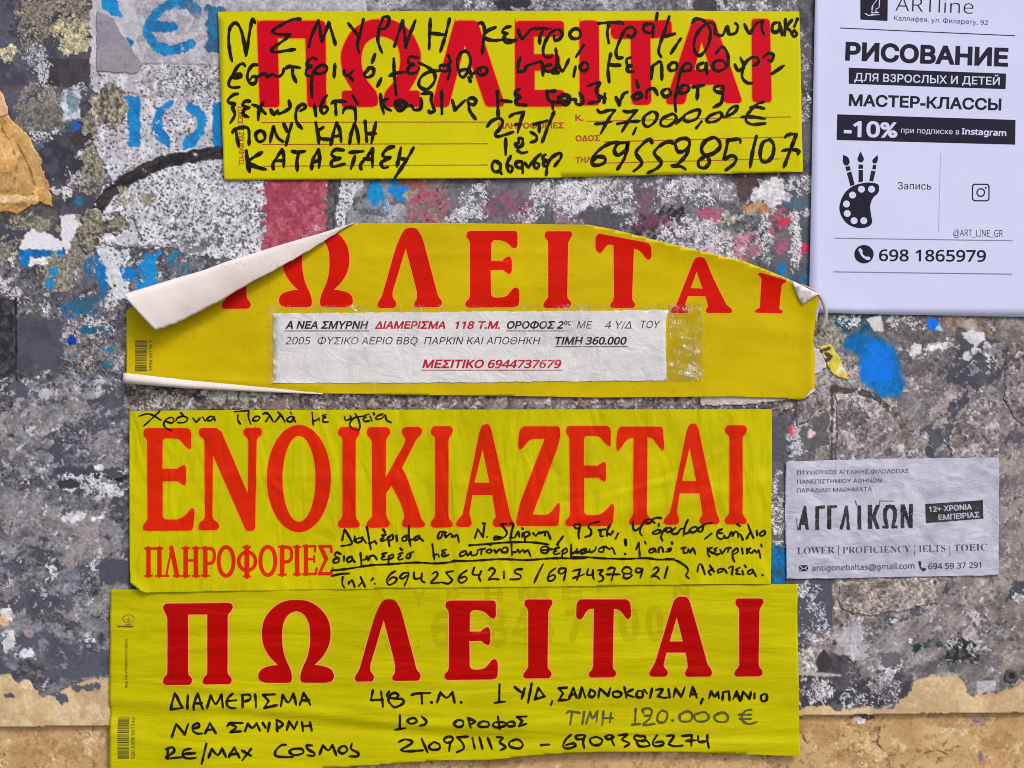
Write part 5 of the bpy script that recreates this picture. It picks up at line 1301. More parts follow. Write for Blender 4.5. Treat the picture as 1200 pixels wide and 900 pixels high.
info = ("w=4.4: 72,62 72,222; w=4.4: 136,62 136,222; w=2.6: 54,63 152,63; w=2: 52,223 92,223; w=2: 116,223 157,223; "
        "w=2: 208,58 176,222; w=4.4: 206,58! 240,222; w=2: 162,223 190,223; w=2: 220,223 258,223; " + stem(290, 61, 223) + stem(350, 61, 223) + "w=2.4: 290,132 350,132; "
        + "w=4.4: 405,61 405,222; w=2: 385,222 426,222; w=2: 384,60 410,60; w=3.2: 405,62 440,64 456,82 456,128 440,148 408,150; " + elst(474, 48, 580, 228, 3.8)
        + stem(648, 55, 226, 4.8) + elst(592, 78, 708, 196, 3.4) + elst(718, 46, 824, 224, 3.8)
        + "w=4.4: 855,53 855,216; w=2: 835,216 876,216; w=2: 834,52 860,52; w=3.2: 855,54 892,56 908,74 908,118 892,138 858,142; " + stem(942, 53, 214)
        + "w=4.2: 995,50 995,212; w=2.4: 980,50 1048,50! 1046,80; w=2.2: 995,125 1040,125; w=2: 1042,108 1042,142; w=2.4: 980,213 1050,212! 1056,180; "
        + "w=2.8: 1072,50 1140,50! 1143,82; w=4.2: 1080,55! 1112,125; w=3: 1112,125! 1074,205; w=3.2: 1070,211 1142,210; w=2.2: 1142,210 1150,178")
import re as _re
info = _re.sub(r'w=([0-9.]+)', lambda m_: 'w=%.2f' % (float(m_.group(1)) * 1.2 + 0.1), info)
strokes_part('printed_word', [(q, info)], z3c, 0.1, R3, n3, 4, jitter=0)
J = (155, 475, 7.5); K = (310, 475, 7.5); L_ = (380, 605, 7.5); M_ = (530, 600, 7.5); O_ = (670, 600, 9.475); Q_ = (780, 600, 9.472)
strokes_part('handwriting', [(J, "60,95 130,75 180,85 255,130; 245,50 170,120 105,180; 300,140 350,155 370,125 345,105 300,125 280,165 300,200 355,225; 400,150 460,150 490,115 450,95 400,110 385,140; 430,65 450,85; 535,110 565,150! 600,110; 620,100 645,135; 690,95 660,120 680,135 720,115 700,95; 720,100 730,130; 900,55 1025,45! 1025,110 1045,165; 930,85 930,130 950,160; 1075,105 1060,130 1100,135 1125,105 1090,95 1065,115; 1150,75 1190,65"),
                             (K, "0,65 40,80 80,145; 40,100 15,140; 115,55 150,90 180,145; 135,95 95,145; 235,95 195,125 230,145 265,110 240,95; 250,110 275,145; 230,60 240,75; 420,60 425,110 430,175; 425,135 460,130 480,110 485,130; 545,80 510,90 540,105 515,115 520,145 565,145; 705,100 715,130 760,115 755,90; 800,70 830,130 840,190 820,220 770,200 750,160 790,110 860,95; 920,75 870,95 895,105 870,115 880,140 925,135; 930,95 945,135; 960,65 965,80; 1040,75 990,95 980,120 1030,115 1060,85 1075,130 1115,150")], z3c, 0.2, M_ink, n3, 2.1)
strokes_part('handwriting', [(L_, "180,110 160,210; 180,110 240,215 235,245 150,260; 270,175 265,220; 330,185 280,200 290,230 330,215 335,180; 335,185 370,235; 375,90 395,200 410,290; 395,235 430,225 445,215 460,240; 545,160 510,165 525,185 500,200 505,215 545,205; 520,115 535,140; 560,180 575,265; 555,195 600,160 605,195 570,215; 635,165 640,215; 740,165 690,185 690,215 725,205 720,175; 745,75 745,180 760,260; 750,205 790,200 800,180; 830,170 795,190 800,210 840,190 835,165; 835,185 870,215; 1075,140 1020,135 1000,175 1005,195 1030,180 1040,145; 1060,150 1070,180 1110,150 1130,180"),
                             (M_, "-5,215 25,210 45,200 60,265; 200,225 225,150! 270,215! 285,100; 305,215; 270,98 290,100; 420,105 535,100; 430,110 480,175 455,220 370,240 380,215 450,225; 540,110 520,180 510,260; 505,225 550,220 580,170 590,215; 615,140 620,148; 620,185 615,215; 640,255 635,180 665,175 680,195 645,220; 710,185 735,210! 765,175; 765,185 810,175 815,205; 810,175 835,170 865,240; 145,292 300,280 500,265 700,265 850,285; 975,210 920,285"),
                             (O_, "95,135 50,130 25,150 50,180 95,165 100,135 75,230 80,290; 300,105 200,130 185,165 215,200 205,255 145,275; 300,200 370,190; 320,205 320,265 350,265; 425,140 395,200 390,265; 395,230 430,250 460,210; 515,235 485,295; 680,105 685,190 720,200 770,150; 830,80 780,140 755,220 780,260; 860,75 820,100 840,125 880,110 860,75; 880,80 920,120; 900,75 940,60 990,65; 960,190 905,220 900,240 960,235 985,205 955,190; 965,130 965,155; 1010,320 990,270 1030,190 1080,170 1110,190 1070,220 1030,210"),
                             (Q_, "30,170 0,200 20,225 60,210 60,180 30,170; 110,170 70,210 75,240 130,235 160,190 190,180; 245,85 210,170 195,265; 200,240 250,225 270,190; 330,160 280,180 275,220 320,220 350,185 330,160; 380,165 350,200 395,215 415,170 395,150; 400,165 440,130 520,120; 510,235 430,300; 625,190 580,210 570,270 620,300 650,260; 590,230 630,235; 650,260 660,285 700,275 730,215 740,270; 740,265 770,215 800,230 805,280; 800,240 830,250 855,305; 790,130 825,155; 910,130 940,210 975,290; 935,225 900,290; 1010,205 1015,260; 1080,210 1040,240 1060,265 1100,240 1095,210 1070,210")], z3c, 0.2, M_ink, n3, 2.5)
strokes_part('handwriting', [(L_, "150,330 110,315 95,340 130,370 125,400 85,405 90,375 135,365; 175,350 175,390; 235,350 200,375 215,400 250,380 245,350; 245,365 270,400; 320,320 325,380 330,440; 330,385 365,375 375,350 385,385; 390,385 405,350 440,345 465,380; 550,320 510,330 530,350 505,360 515,380 555,375; 570,345 565,415; 570,350 605,330 610,355 575,375; 690,320 655,330 675,345 650,360 660,380 695,370; 670,280 685,295; 785,310 740,330 720,360 750,365 760,335 735,330; 950,240 960,310 970,380; 960,345 1000,330 1010,355; 1075,290 1035,300 1060,320 1035,330 1045,350 1095,335; 60,475 200,460 400,430 560,420 800,405 1000,412 1200,388"),
                             (M_, "0,425 150,428 420,412 650,420 880,405 1100,405 1200,395; 115,340 75,355 70,385 110,375 125,345; 125,350 135,380 165,350; 165,350 175,380 215,370 225,330; 230,330 290,320; 260,325 255,370; 325,325 300,345 325,360 350,340 330,325; 320,280 340,290; 370,330 385,355! 415,325; 425,325 440,350 480,350 485,315 455,310 440,330; 520,270 525,380; 525,350 560,350 580,325 590,355 620,330 635,355; 635,350 660,335 670,340 690,390; 830,300 785,310 785,350 825,360 850,320 825,300; 790,335 880,325; 940,310 895,325 915,340 890,350 905,370 945,360; 925,280 930,290; 970,350 965,395; 965,345 1000,315 1010,345 975,365; 1045,280 1045,400; 1050,360 1085,350 1095,325 1100,355; 1170,330 1130,340 1135,365 1180,350"),
                             (O_, "0,500 160,498 350,512 600,518 830,510 960,525 1137,520; 10,460 45,435 60,455 95,430; 140,405 105,420 105,450 145,440 155,405 165,440 195,440; 195,410 210,445 260,420 270,385; 380,380 310,400 300,435 345,440 360,400; 375,380 420,410 450,395 480,465; w=3.4: 595,310 600,365; 592,463; 715,410 745,335! 755,505; 810,325 820,350; 910,400 860,420 865,450 905,440 925,405 935,445; 965,450 965,400 1000,390 1015,440; 1040,440 1090,430 1100,400 1060,410; 1110,335 1115,350"),
                             (Q_, "0,515 100,530 180,570 240,620 245,660 225,700 260,735; 30,430 60,400; 65,335 75,355; 175,400 220,390; 200,395 200,450 240,445 250,410 270,445 300,400 330,465; 465,395 465,450 485,490; 515,390 475,420 530,460; 570,395 540,410 560,425 540,440 560,470 600,460; 600,410 625,460! 670,400; 670,400 720,395; 700,405 690,440; 740,430 745,510 765,550; 740,440 790,400 800,440 750,465; 845,400 855,460; 900,405 905,455; 940,400 910,425 950,455; 960,450 985,420 1010,450 1030,420 1050,505; 1055,355 1065,380")], z3c, 0.26, M_ink, n3, 2.4)
strokes_part('handwriting', [(L_, "65,525 140,505 225,500; 165,530 160,590 180,625; 215,570 215,595 245,560 270,620; 320,530 360,620; 340,570 305,610; 430,545 415,560; 445,590; 625,480 580,510 550,560 570,600 620,580 640,545 600,535 565,565; 740,525 740,495 695,500 665,535 690,545 740,520 705,610; 790,490 795,545 855,540; 860,495 855,560 885,580; 950,505 985,485 995,520 940,580 980,585 1020,580; 1135,480 1070,490! 1100,530 1125,560 1090,590 1040,580 1020,580"),
                             (M_, "130,510 75,550 55,600 85,620 130,590 115,565 70,580; 195,485 180,545 240,550; 255,515 235,570 250,605; 320,510 350,490 375,520 320,590 360,585 410,590; 455,520 455,580; 615,500 560,505 550,530 600,555 590,585 510,590; 800,455 760,530 720,620; 910,490 860,530 840,590 870,605 905,575 890,550 850,570; 1000,495 950,495 935,530 970,540 1000,510 980,600; 1060,515 1125,500! 1095,600; 1060,580 1160,545"),
                             (O_, "185,625 170,695 240,690; 235,640 235,710 250,750; 285,645 345,640 310,685 350,720 335,760 290,770; 400,635 440,615 480,625! 440,760; 385,690 460,690 540,690; 650,620 600,610 565,640 570,675 640,680 665,650 640,615; 580,690 575,725 620,735 670,700 640,680; 780,625 720,625 710,660 750,670 785,640 760,730; 900,640 940,610 965,635 930,680 885,715 940,710 975,745; 1065,600 1030,730"),
                             (Q_, "350,665 365,590 395,580 435,690; 490,590 535,660; 520,630 475,660 500,695; 625,625 580,640 580,670 630,655 640,625 680,675; 700,620 730,600 745,610; 745,605 735,690; 820,615 775,640 800,650 780,680 830,690; 850,650 860,690; 875,590 890,610; 950,635 910,660 920,690 965,665 960,635 1000,710; 1070,695")], z3c, 0.2, M_ink, n3, 2.4)

# ---------------------------------------------------------------- second notice, its top left corner peeled forward
def z2(X, Y):
    X = np.asarray(X, np.float64); Y = np.asarray(Y, np.float64)
    z = 2.2 + 0.35 * (fbm(X / 60, Y / 26, 7, 2, 0.4) - 0.5) * 2
    top = np.interp(X, [148, 415, 690, 760, 840, 900, 940, 960], [347, 262, 263, 280, 300, 318, 337, 352])
    z = z + 4.0 * np.clip(1 - (Y - top) / 42.0, 0, 1) ** 2 * np.clip((X - 660) / 130, 0, 1)        # bows off the wall at top right
    z = z + 2.5 * np.clip(1 - (Y - top) / 46.0, 0, 1) ** 2 * np.clip((440 - X) / 120, 0, 1)
    for r in R2z: z = z + r(X, Y)
    return z
R2z = [ridge([(148, 398), (330, 388), (440, 384)], 6, 0.3), ridge([(150, 350), (190, 392)], 6, 0.5), ridge([(830, 380), (955, 392)], 8, 0.3), ridge([(660, 285), (720, 310), (790, 330)], 10, 0.4),
       ridge([(430, 300), (640, 296)], 5, 0.25), ridge([(150, 440), (370, 452)], 4, 0.7), ridge([(948, 360), (950, 450)], 6, 0.9), ridge([(880, 330), (900, 400), (890, 465)], 14, 0.3), ridge([(560, 338), (700, 334)], 3, 0.2)]
def lerp(a, b, t): return a + (b - a) * t
def curve_at(P, t):
    n = len(P) - 1; k = min(int(t * n), n - 1); f_ = t * n - k
    return (lerp(P[k][0], P[k + 1][0], f_), lerp(P[k][1], P[k + 1][1], f_))
T_top = smooth_open([(150, 345.5), (187, 334), (216, 325), (240, 318), (270, 307), (300, 297.5), (340, 285), (380, 273), (416, 261)], [False] * 9, 4)
E_fl = smooth_open([(187, 388), (214, 378), (240, 364.5), (260, 354), (290, 336), (330, 314), (354, 300), (380, 284), (400, 270), (416, 261.5)], [False] * 10, 4)
_r9 = random.Random(9)
E_fl = [(x, y + _r9.uniform(-0.7, 0.7)) for x, y in E_fl]
R_fl = lambda t: 10.5 * (1 - t) ** 0.8 + 0.5
inset = [(curve_at(T_top, i / 14)[0] + 1.5, curve_at(T_top, i / 14)[1] + R_fl(i / 14) * 0.9) for i in range(15)]
out2 = [(148.5, 364)] + inset[1:] + [(520, 261.5), (690, 263.5), (722, 270), (760, 280), (800, 290), (840, 299.5), (872, 307), (900, 318), (922, 327), (940, 338), (946, 352), (958, 345), (956, 362), (954.5, 385), (952.5, 400), (955, 418), (954.5, 440), (955, 455), (948, 464), (938, 469), (920, 467), (860, 464.5), (700, 466), (600, 464), (500, 463), (375, 461), (300, 457), (220, 452), (148, 447)]
n2 = thing('rental_notice', 'second yellow notice from the top, its left corner peeled forward to show white', 'notice', 552, 468, 1.0)
flat_part('sheet', [out2], z2, 0, Y2, n2, step=5, depth=0.35)

def rolled(name, T, E, R, mat, parent, zf, side=1, nu=60, sag=0.0, thick=0.25, left_shape=None):
    """a strip of the sheet that curls over from the silhouette T to the free edge E; side=+1: sheet lies below T"""
    V = []; prof = []
    nv_arc, nv_flat = 12, 14
    for i in range(nu + 1):
        t = i / nu
        tx, ty = curve_at(T, t); ex, ey = curve_at(E, t); r = R(t); rm = r * S * 1000       # mm
        dx, dy = ex - tx, ey - ty; l = math.hypot(dx, dy) or 1e-6
        ux, uy = dx / l, dy / l
        r_ = min(r, l * 0.5)
        z0 = float(zf(np.array([tx + ux * r_]), np.array([ty + uy * r_]))[0]) + 0.05
        row = []
        for k in range(nv_arc + 1):
            th = math.pi * k / nv_arc
            d = r_ - r_ * math.sin(th); z = z0 + rm * (1 - math.cos(th))
            row.append((tx + ux * d, ty + uy * d, z))
        top = z0 + 2 * rm
        for k in range(1, nv_flat + 1):
            f_ = k / nv_flat
            d = r_ + (l - r_) * f_
            row.append((tx + ux * d, ty + uy * d, top + (sag * rm - 0.6 * rm) * f_ * f_))
        V.append(row)
    m = len(V[0]); verts = [W(*p) for row in V for p in row]
    F = []
    for i in range(nu):
        for k in range(m - 1):
            a = i * m + k
            qd = [a, a + m, a + m + 1, a + 1]
            F.append(qd if side > 0 else qd[::-1])
    o = build(name, verts, F, mat, parent, smooth=True)
    md = o.modifiers.new('thickness', 'SOLIDIFY'); md.thickness = thick * 0.001; md.offset = 0
    return o
fl = rolled('folded_corner', T_top, E_fl, R_fl, M_back, n2, z2)
Tb = [(147.5, 449), (220, 455), (300, 459), (378, 462)]; Eb = [(147.5, 437), (220, 445.5), (300, 453), (378, 461)]
rolled('curled_edge', Tb, Eb, lambda t: 5.2 * (1 - t) + 0.3, M_back, n2, z2, side=-1)
flat_part('torn_corner', [[(926, 329), (958, 345), (940, 357), (936, 352)]], lambda X, Y: z2(X, Y) + 1.2, 0, M_back, n2, step=6, depth=0.3)
flat_part('torn_corner', [[(955, 453), (950, 456), (944, 465), (941, 468), (956, 457)]], lambda X, Y: z2(X, Y) + 0.4, 0, M_back, n2, step=6, depth=0.3)
flat_part('torn_edge', [[(957, 345), (959, 352), (959, 364), (956, 380), (955, 370)]], lambda X, Y: z2(X, Y) - 0.2, 0, M_back, n2, step=6, depth=0.3)
Rflap = 0
quads = [('Ω', box(327, 265, 413.6, 360)), ('Λ', box(442.5, 267, 518, 361)), ('Ε', box(545.4, 270.5, 608.6, 360.5)), ('Ι', box(636.8, 271, 670.4, 361)),
         ('Τ', [(697, 273), (764, 286), (760, 361), (702, 361)]), ('Α', [(792, 299), (846, 304), (858.4, 367), (786, 367)]), ('Ι', [(886.5, 318.5), (920.5, 329), (918.6, 367.5), (884.6, 366.5)])]
# what is left of the first letter: only its right foot shows under the fold
P_ = to_quad(SER['Π'], box(213, 266, 295, 362.5))[0]
ef = lambda x: np.interp(x, [p[0] for p in E_fl], [p[1] for p in E_fl])
def clip_top(loop):
    out = []
    for i in range(len(loop)):
        a, b = loop[i - 1], loop[i]
        fa, fb = a[1] - (ef(a[0]) - 7), b[1] - (ef(b[0]) - 7)
        if (fa >= 0) != (fb >= 0):
            k = fa / (fa - fb); out.append((lerp(a[0], b[0], k), lerp(a[1], b[1], k)))
        if fb >= 0: out.append(b)
    return out
foot = clip_top(P_)
foot = [p for p in foot if p[0] > 255]
if len(foot) > 3: flat_part('printed_letter', [foot], z2, 0.16, R2, n2, step=4, halo=1.1, halo_mat=H2)
for ch, b in quads:
    L = to_quad(SER[ch], b)
    if ch == 'Ω': L = [clip_top(L[0])]
    flat_part('printed_letter', L, z2, 0.16, R2, n2, step=4, halo=1.1, halo_mat=H2)
barcode(158.2, 398.5, 172.2, 435.5, 8, n2, z2, M_bar)
text_part('3358 00174 2', (178.5, 435), (178.5, 398.5), 3.6, M_bar, n2, z2, 0.1, bold=0.02, down=up)

# white printed strip taped over the second notice
M_strip = foil('strip_paper', (230, 230, 240), 'wet', 0.55, 0.07, col2=(212, 212, 224))
M_txt = foil('strip_black_print', (44, 40, 48), 'wet', 0.5, 0.0)
M_txr = foil('strip_red_print', (186, 28, 54), 'wet', 0.5, 0.0)
zs = lambda X, Y: z2(X, Y) + 0.45
ls = thing('paper_strip', 'white paper strip with italic printed text under clear tape, stuck on the second notice', 'paper strip', 550, 448, 2.5)
rr = random.Random(4)
def ragged(P, n, a):
    out = []
    for i in range(len(P)):
        p, q_ = P[i], P[(i + 1) % len(P)]
        m = max(1, int(math.dist(p, q_) / n))
        for k in range(m): out.append((lerp(p[0], q_[0], k / m) + rr.uniform(-a, a), lerp(p[1], q_[1], k / m) + rr.uniform(-a, a)))
    return out
flat_part('sheet', [ragged([(320, 367.5), (550, 365.5), (783, 363.5), (780, 378), (781, 446), (660, 447), (500, 448.5), (320, 449)], 5, 0.55)], zs, 0, M_strip, ls, step=8, depth=0.3)
for body, x0, x1, y, hh, bo, mt, ul in (
    ('Α ΝΕΑ ΣΜΥΡΝΗ', 334.5, 432, 385, 8.8, 0.035, M_txt, 1), ('ΔΙΑΜΕΡΙΣΜΑ', 439, 522, 385, 8.6, 0.035, M_txr, 0), ('118 Τ.Μ.', 533.5, 586, 385, 8.6, 0.035, M_txr, 0),
    ('ΟΡΟΦΟΣ 2', 594, 660.5, 385, 8.8, 0.035, M_txt, 1), ('ος', 661, 669, 380.5, 6.0, 0.03, M_txt, 0), ('ΜΕ', 676, 694, 385, 8.6, 0.0, M_txt, 0), ('4 Υ/Δ', 708.7, 740, 385, 8.6, 0.0, M_txt, 0), ('ΤΟΥ', 751, 773.6, 384.5, 8.6, 0.0, M_txt, 0),
    ('2005', 334.5, 364, 403.5, 8.6, 0.0, M_txt, 0), ('ΦΥΣΙΚΟ ΑΕΡΙΟ BBQ', 372.5, 489.5, 403.5, 8.6, 0.0, M_txt, 0), ('ΠΑΡΚΙΝ ΚΑΙ ΑΠΟΘΗΚΗ', 497, 633.5, 403.5, 8.6, 0.0, M_txt, 0), ('ΤΙΜΗ 360.000', 650.7, 734.4, 403.5, 8.8, 0.035, M_txt, 1),
    ('ΜΕΣΙΤΙΚΟ 6944737679', 494.8, 658, 431, 9.6, 0.035, M_txr, 1)):
    text_part(body, (x0, y), (x1, y), hh, mt, ls, zs, 0.1, bold=bo, shear=0.22)
    if ul: rule_part((x0 - 1, y + 2.8), (x1 + 1, y + 2.8), 0.9, mt, ls, zs, 0.1)
# clear tape across the strip
tape, nt, p = nodes('clear_tape')
p.inputs['Base Color'].default_value = (1, 1, 1, 1); p.inputs['Roughness'].default_value = 0.12
nt.links.new(sheet_bump(nt, 'wet'), p.inputs['Normal'])
tr = nt.nodes.new('ShaderNodeBsdfTransparent'); tr.inputs[0].default_value = (0.97, 0.965, 0.92, 1)
ms = nt.nodes.new('ShaderNodeMixShader')
fac = pos_noise(nt, 20, (1.2, 1, 0.5), 4, 0.6, rot=0.9, dist=1.6)
nt.links.new(ramp(nt, fac, [(0.52, 0.015), (0.60, 0.12)]), ms.inputs[0])
gl = nt.nodes.new('ShaderNodeBsdfGlossy'); gl.inputs['Roughness'].default_value = 0.13; gl.inputs['Color'].default_value = (0.95, 0.95, 1, 1)
nt.links.new(sheet_bump(nt, 'film'), gl.inputs['Normal'])
nt.links.new(tr.outputs[0], ms.inputs[1]); nt.links.new(gl.outputs[0], ms.inputs[2])
nt.links.new(ms.outputs[0], nt.nodes['Material Output'].inputs[0])
tape_f = [ridge([(330, 420), (372, 440), (400, 448)], 2, 0.5), ridge([(395, 405), (450, 420), (520, 440), (540, 448)], 2.2, 0.6), ridge([(400, 412), (470, 432), (510, 447)], 1.6, -0.4), ridge([(405, 450), (404, 425), (412, 405)], 1.5, 0.5),
          ridge([(640, 440), (700, 420), (760, 412)], 2, 0.5), ridge([(786, 440), (800, 410), (790, 380)], 2, 0.5), ridge([(796, 448), (812, 400), (806, 366)], 2, 0.5), ridge([(320, 374), (333, 362)], 2, 0.5), ridge([(540, 436), (600, 430), (640, 440)], 2, 0.4)]
_rt = random.Random(12)
for _ in range(26):
    _x, _y = _rt.uniform(785, 820), _rt.uniform(362, 444); _a = _rt.uniform(-0.5, 0.9)
    tape_f.append(ridge([(_x - 9 * math.cos(_a), _y - 9 * math.sin(_a)), (_x + 9 * math.cos(_a), _y + 9 * math.sin(_a))], 3.2, _rt.uniform(0.3, 0.7)))
def zt(X, Y):
    z = z2(X, Y) + 0.85
    for r in tape_f: z = z + r(X, Y)
    return z
o = flat_part('clear_tape', [ragged([(314, 358), (560, 357), (822, 355.5), (824, 400), (823, 446), (640, 449), (370, 461), (372, 450), (314, 450)], 8, 0.35)], zt, 0, tape, None, step=3)
o['label'] = 'wide crinkled clear tape over the white printed strip on the second notice'; o['category'] = 'tape'

tape2 = tape.copy(); tape2.name = 'tape_end_gloss'  # extra glossier film, added over the tape's end to strengthen its crinkle highlights
for nd in tape2.node_tree.nodes:
    if nd.type == 'BSDF_TRANSPARENT': nd.inputs[0].default_value = (0.96, 0.94, 0.74, 1)
    if nd.type == 'VALTORGB':
        nd.color_ramp.elements[0].position = 0.42; nd.color_ramp.elements[0].color = (0.04,) * 3 + (1,)
        nd.color_ramp.elements[1].position = 0.56; nd.color_ramp.elements[1].color = (0.24,) * 3 + (1,)
zt2 = lambda X, Y: zt(X, Y) + 0.5
o = flat_part('clear_tape', [ragged([(783.5, 357), (822, 355.5), (824, 400), (823, 445), (784, 446)], 4, 0.6)], zt2, 0, tape2, None, step=2)
o['label'] = 'extra yellowish film added over the right end of the clear tape for crinkle gloss'; o['category'] = 'tape'

# ---------------------------------------------------------------- first notice (top)
z1 = waves(2.4, 0.35, 110, 70, 9, [ridge([(800, 14), (860, 120), (870, 208)], 26, 0.6), ridge([(450, 14), (470, 208)], 30, 0.3), ridge([(262, 195), (420, 205), (640, 208)], 8, 0.4), ridge([(905, 200), (940, 185)], 4, 0.4), ridge([(930, 165), (940, 190)], 2, 0.4), ridge([(256, 60), (262, 200)], 6, 0.5)])
n1 = thing('rental_notice', 'topmost yellow notice, bold crimson letters crossed by thick black marker handwriting', 'notice', 600, 210, 1.0)
out1 = [(255.8, 14), (420, 13.4), (600, 12.8), (760, 12.8), (936.5, 13.4), (938, 60), (939, 120), (940.8, 201.5), (860, 203.5), (760, 205.5), (660, 208), (600, 209), (450, 210), (330, 210.6), (263, 211), (260.5, 150), (258, 80)]
flat_part('sheet', [out1], z1, 0, Y1, n1, step=8, depth=0.35)
for ch in ('Π', 'Ω', 'Λ', 'Ε', 'Ι', 'Τ', 'Α', 'Ι2'):
    flat_part('printed_letter', SAN[ch], z1, 0.16, R1, n1, step=6, halo=1.1, halo_mat=H1)
for a, b in (((306, 143.6), (570.7, 143)), ((307, 169.4), (571.5, 168.4)), ((309, 194.8), (572, 193.4)), ((688, 142.4), (926.7, 137)), ((707.3, 166.4), (927, 160.5)), ((694, 191.6), (926.7, 186))):
    rule_part(a, b, 1.1, M_brown, n1, z1, 0.1)
for body, a, b in (('ΠΛΗΡΟΦΟΡΙΕΣ', (583.7, 150.6), (660.7, 150.2)), ('Κ.', (674.2, 141.5), (684, 141.3)), ('ΟΔΟΣ', (674.4, 165.4), (703, 165)), ('ΤΗΛ', (674.4, 190.8), (693.5, 190.4))):
    text_part(body, a, b, 6.8, M_brown, n1, z1, 0.1, bold=0.04)
text_part('ΤΣΑ-ΦΛΑΓΚΑΣ ΑΕ', (286, 193.6), (286, 146), 6.2, M_brown, n1, z1, 0.1, bold=0.03, down=up)
text_part('Σ3607', (284.5, 145), (284.5, 124.5), 6.0, M_brown, n1, z1, 0.1, bold=0.03, down=up)
A_ = (260, 10, 7.5); B_ = F1a; C_ = F1b; D_ = F1c; E_ = (260, 90, 7.5); F_ = (400, 90, 7.5); G_ = (540, 90, 7.5); H_ = (660, 110, 7.5); I_ = (790, 110, 7.5)
strokes_part('handwriting', [(A_, "92,465 75,400 62,280 72,180 110,130 150,150 185,240 213,415! 235,280 255,160 272,95 295,130; 690,95 620,100 500,160 445,205 480,225 600,235! 560,270 440,360 470,385 560,372 645,360; 765,340 790,240 850,105! 865,200 882,295! 905,230 940,125! 965,200 1000,320"),
    (B_, "590,85 625,130 655,165; 680,65 660,150 645,210 655,262; 800,50 775,110 765,180 775,225 790,260; 790,55 825,50 830,80 810,115 775,125; 862,222 885,150 910,75! 922,150 928,230! 950,160 985,70; 1072,60 1068,150 1065,238; 1072,145 1160,155; 1185,60 1160,160 1130,255"),
    (C_, "280,95 300,92 315,130 310,200 300,290; 385,120 340,140 310,170; 310,170 330,195 380,205 430,200 500,205 520,195; 480,115 445,125 430,150 460,160 450,165 440,190 460,220 520,205; 530,135 545,180 560,195! 590,160 625,130 740,130; 690,140 670,180 668,225; 760,170 765,205 800,190 812,160 790,135 745,150 710,200 690,260 700,305 735,310 745,300; 880,135 860,160 875,190 915,190 930,160 910,130 875,135; 950,235 900,310; 1040,95 1120,90 1200,90; 1115,95 1100,150 1110,220"),
    (D_, "80,165 110,175 128,140 110,115 70,125 35,190 10,260 20,300 50,300; 0,85 55,95; 225,95 185,100 180,135 215,150 240,120 235,95; 240,100 235,175; 262,30 255,70; 335,50 310,130 285,200 270,260 285,295; 290,175 330,165 370,155; 405,185 345,275; 475,90 500,65 550,80 585,130 580,200 550,265 515,290 490,260 490,190 530,120 580,90 610,100 615,160; 625,160 660,165 690,110 700,155 740,150 755,110 740,90; 795,95 810,130 830,150 860,100 900,75; 905,75 900,120 915,160; 1000,85 970,95 965,135 990,145 1010,120 1010,85; 1010,100 1025,165; 1045,65 1040,165; 1085,70 1050,115 1070,130 1085,155; 1100,135 1085,155 1100,172 1115,155 1100,135; 1118,65 1100,110")], z1, 0.2, M_ink, n1, 3.9)
strokes_part('handwriting', [(A_, "205,505 190,485 150,500 110,560 100,600 130,615 170,600 165,575 120,580 75,620 62,670 90,695 155,690; w=5: 125,590 150,590; 310,495 270,500 235,550 225,610 250,655 285,660 305,630 300,600 270,600 250,625; 310,605 350,580 385,575 400,600 450,580 490,600 530,580 548,530; 565,525 600,510 690,522; 625,520 625,580 655,650; 835,450 800,435 760,460 750,500 790,510 750,530 742,580 780,595 810,570; 800,560 850,575 910,560 925,520 890,500 840,520 805,570 790,650 790,720 795,785; 995,490 988,605; 1075,545 1080,580 1110,590 1160,545; 1120,590 1150,635"),
    (B_, "710,360 685,385 700,405 735,390 740,355 710,350 695,370; 748,270 730,320; 785,410 762,458; 858,295 862,400 872,510; 835,395 870,380 930,375 950,385; 1000,290 950,285 945,320 975,330 945,345 945,380 990,375 1005,350; 1005,320 1050,340 1095,380 1095,430 1050,475 1005,450 1020,400 1070,370 1130,365"),
    (C_, "85,365 35,365 35,395 75,400 90,370; 85,350 95,400 80,455; 85,300 100,345; 150,400 140,340 165,285 200,275 225,320 215,390 180,440 155,420 165,395 215,395 235,440; 215,440 225,465; 235,420 270,400; 300,375 265,395 285,425 325,415 330,385 300,375 290,400; 545,315 530,360 530,410; 535,405 570,400 585,370 640,350 680,345 690,430; 740,360 700,370 710,400 745,400 770,370; 770,255 780,330 775,390 790,415; w=5: 755,408 785,410; 790,365 815,400 855,325; 897,370 885,435; 945,345 925,375 945,400 975,385 970,350 945,345; 1122,290 1105,380 1112,470; 1110,360 1180,360"),
    (D_, "-5,350 35,348; 100,300 75,310 80,345 105,350 80,360 85,385 120,385; 225,430 232,360 250,340 285,330 290,435; 240,350 225,360; 350,335 330,355 345,380 380,370 380,335 350,330; 375,630 370,560 385,480 400,400 430,340 465,345 465,375 420,385; 540,335 510,350 515,380 550,375 565,340; 560,335 565,405; 620,275 660,235 690,280 690,350 640,385 605,370 610,330 660,320 680,350; 735,345 755,380 790,360 770,300; 850,350 880,330 870,300 830,305 790,350 780,420 810,455 838,458; 910,300 940,275 970,285 960,320 940,315; 1035,350 962,400")], z1, 0.2, M_ink, n1, 3.9)
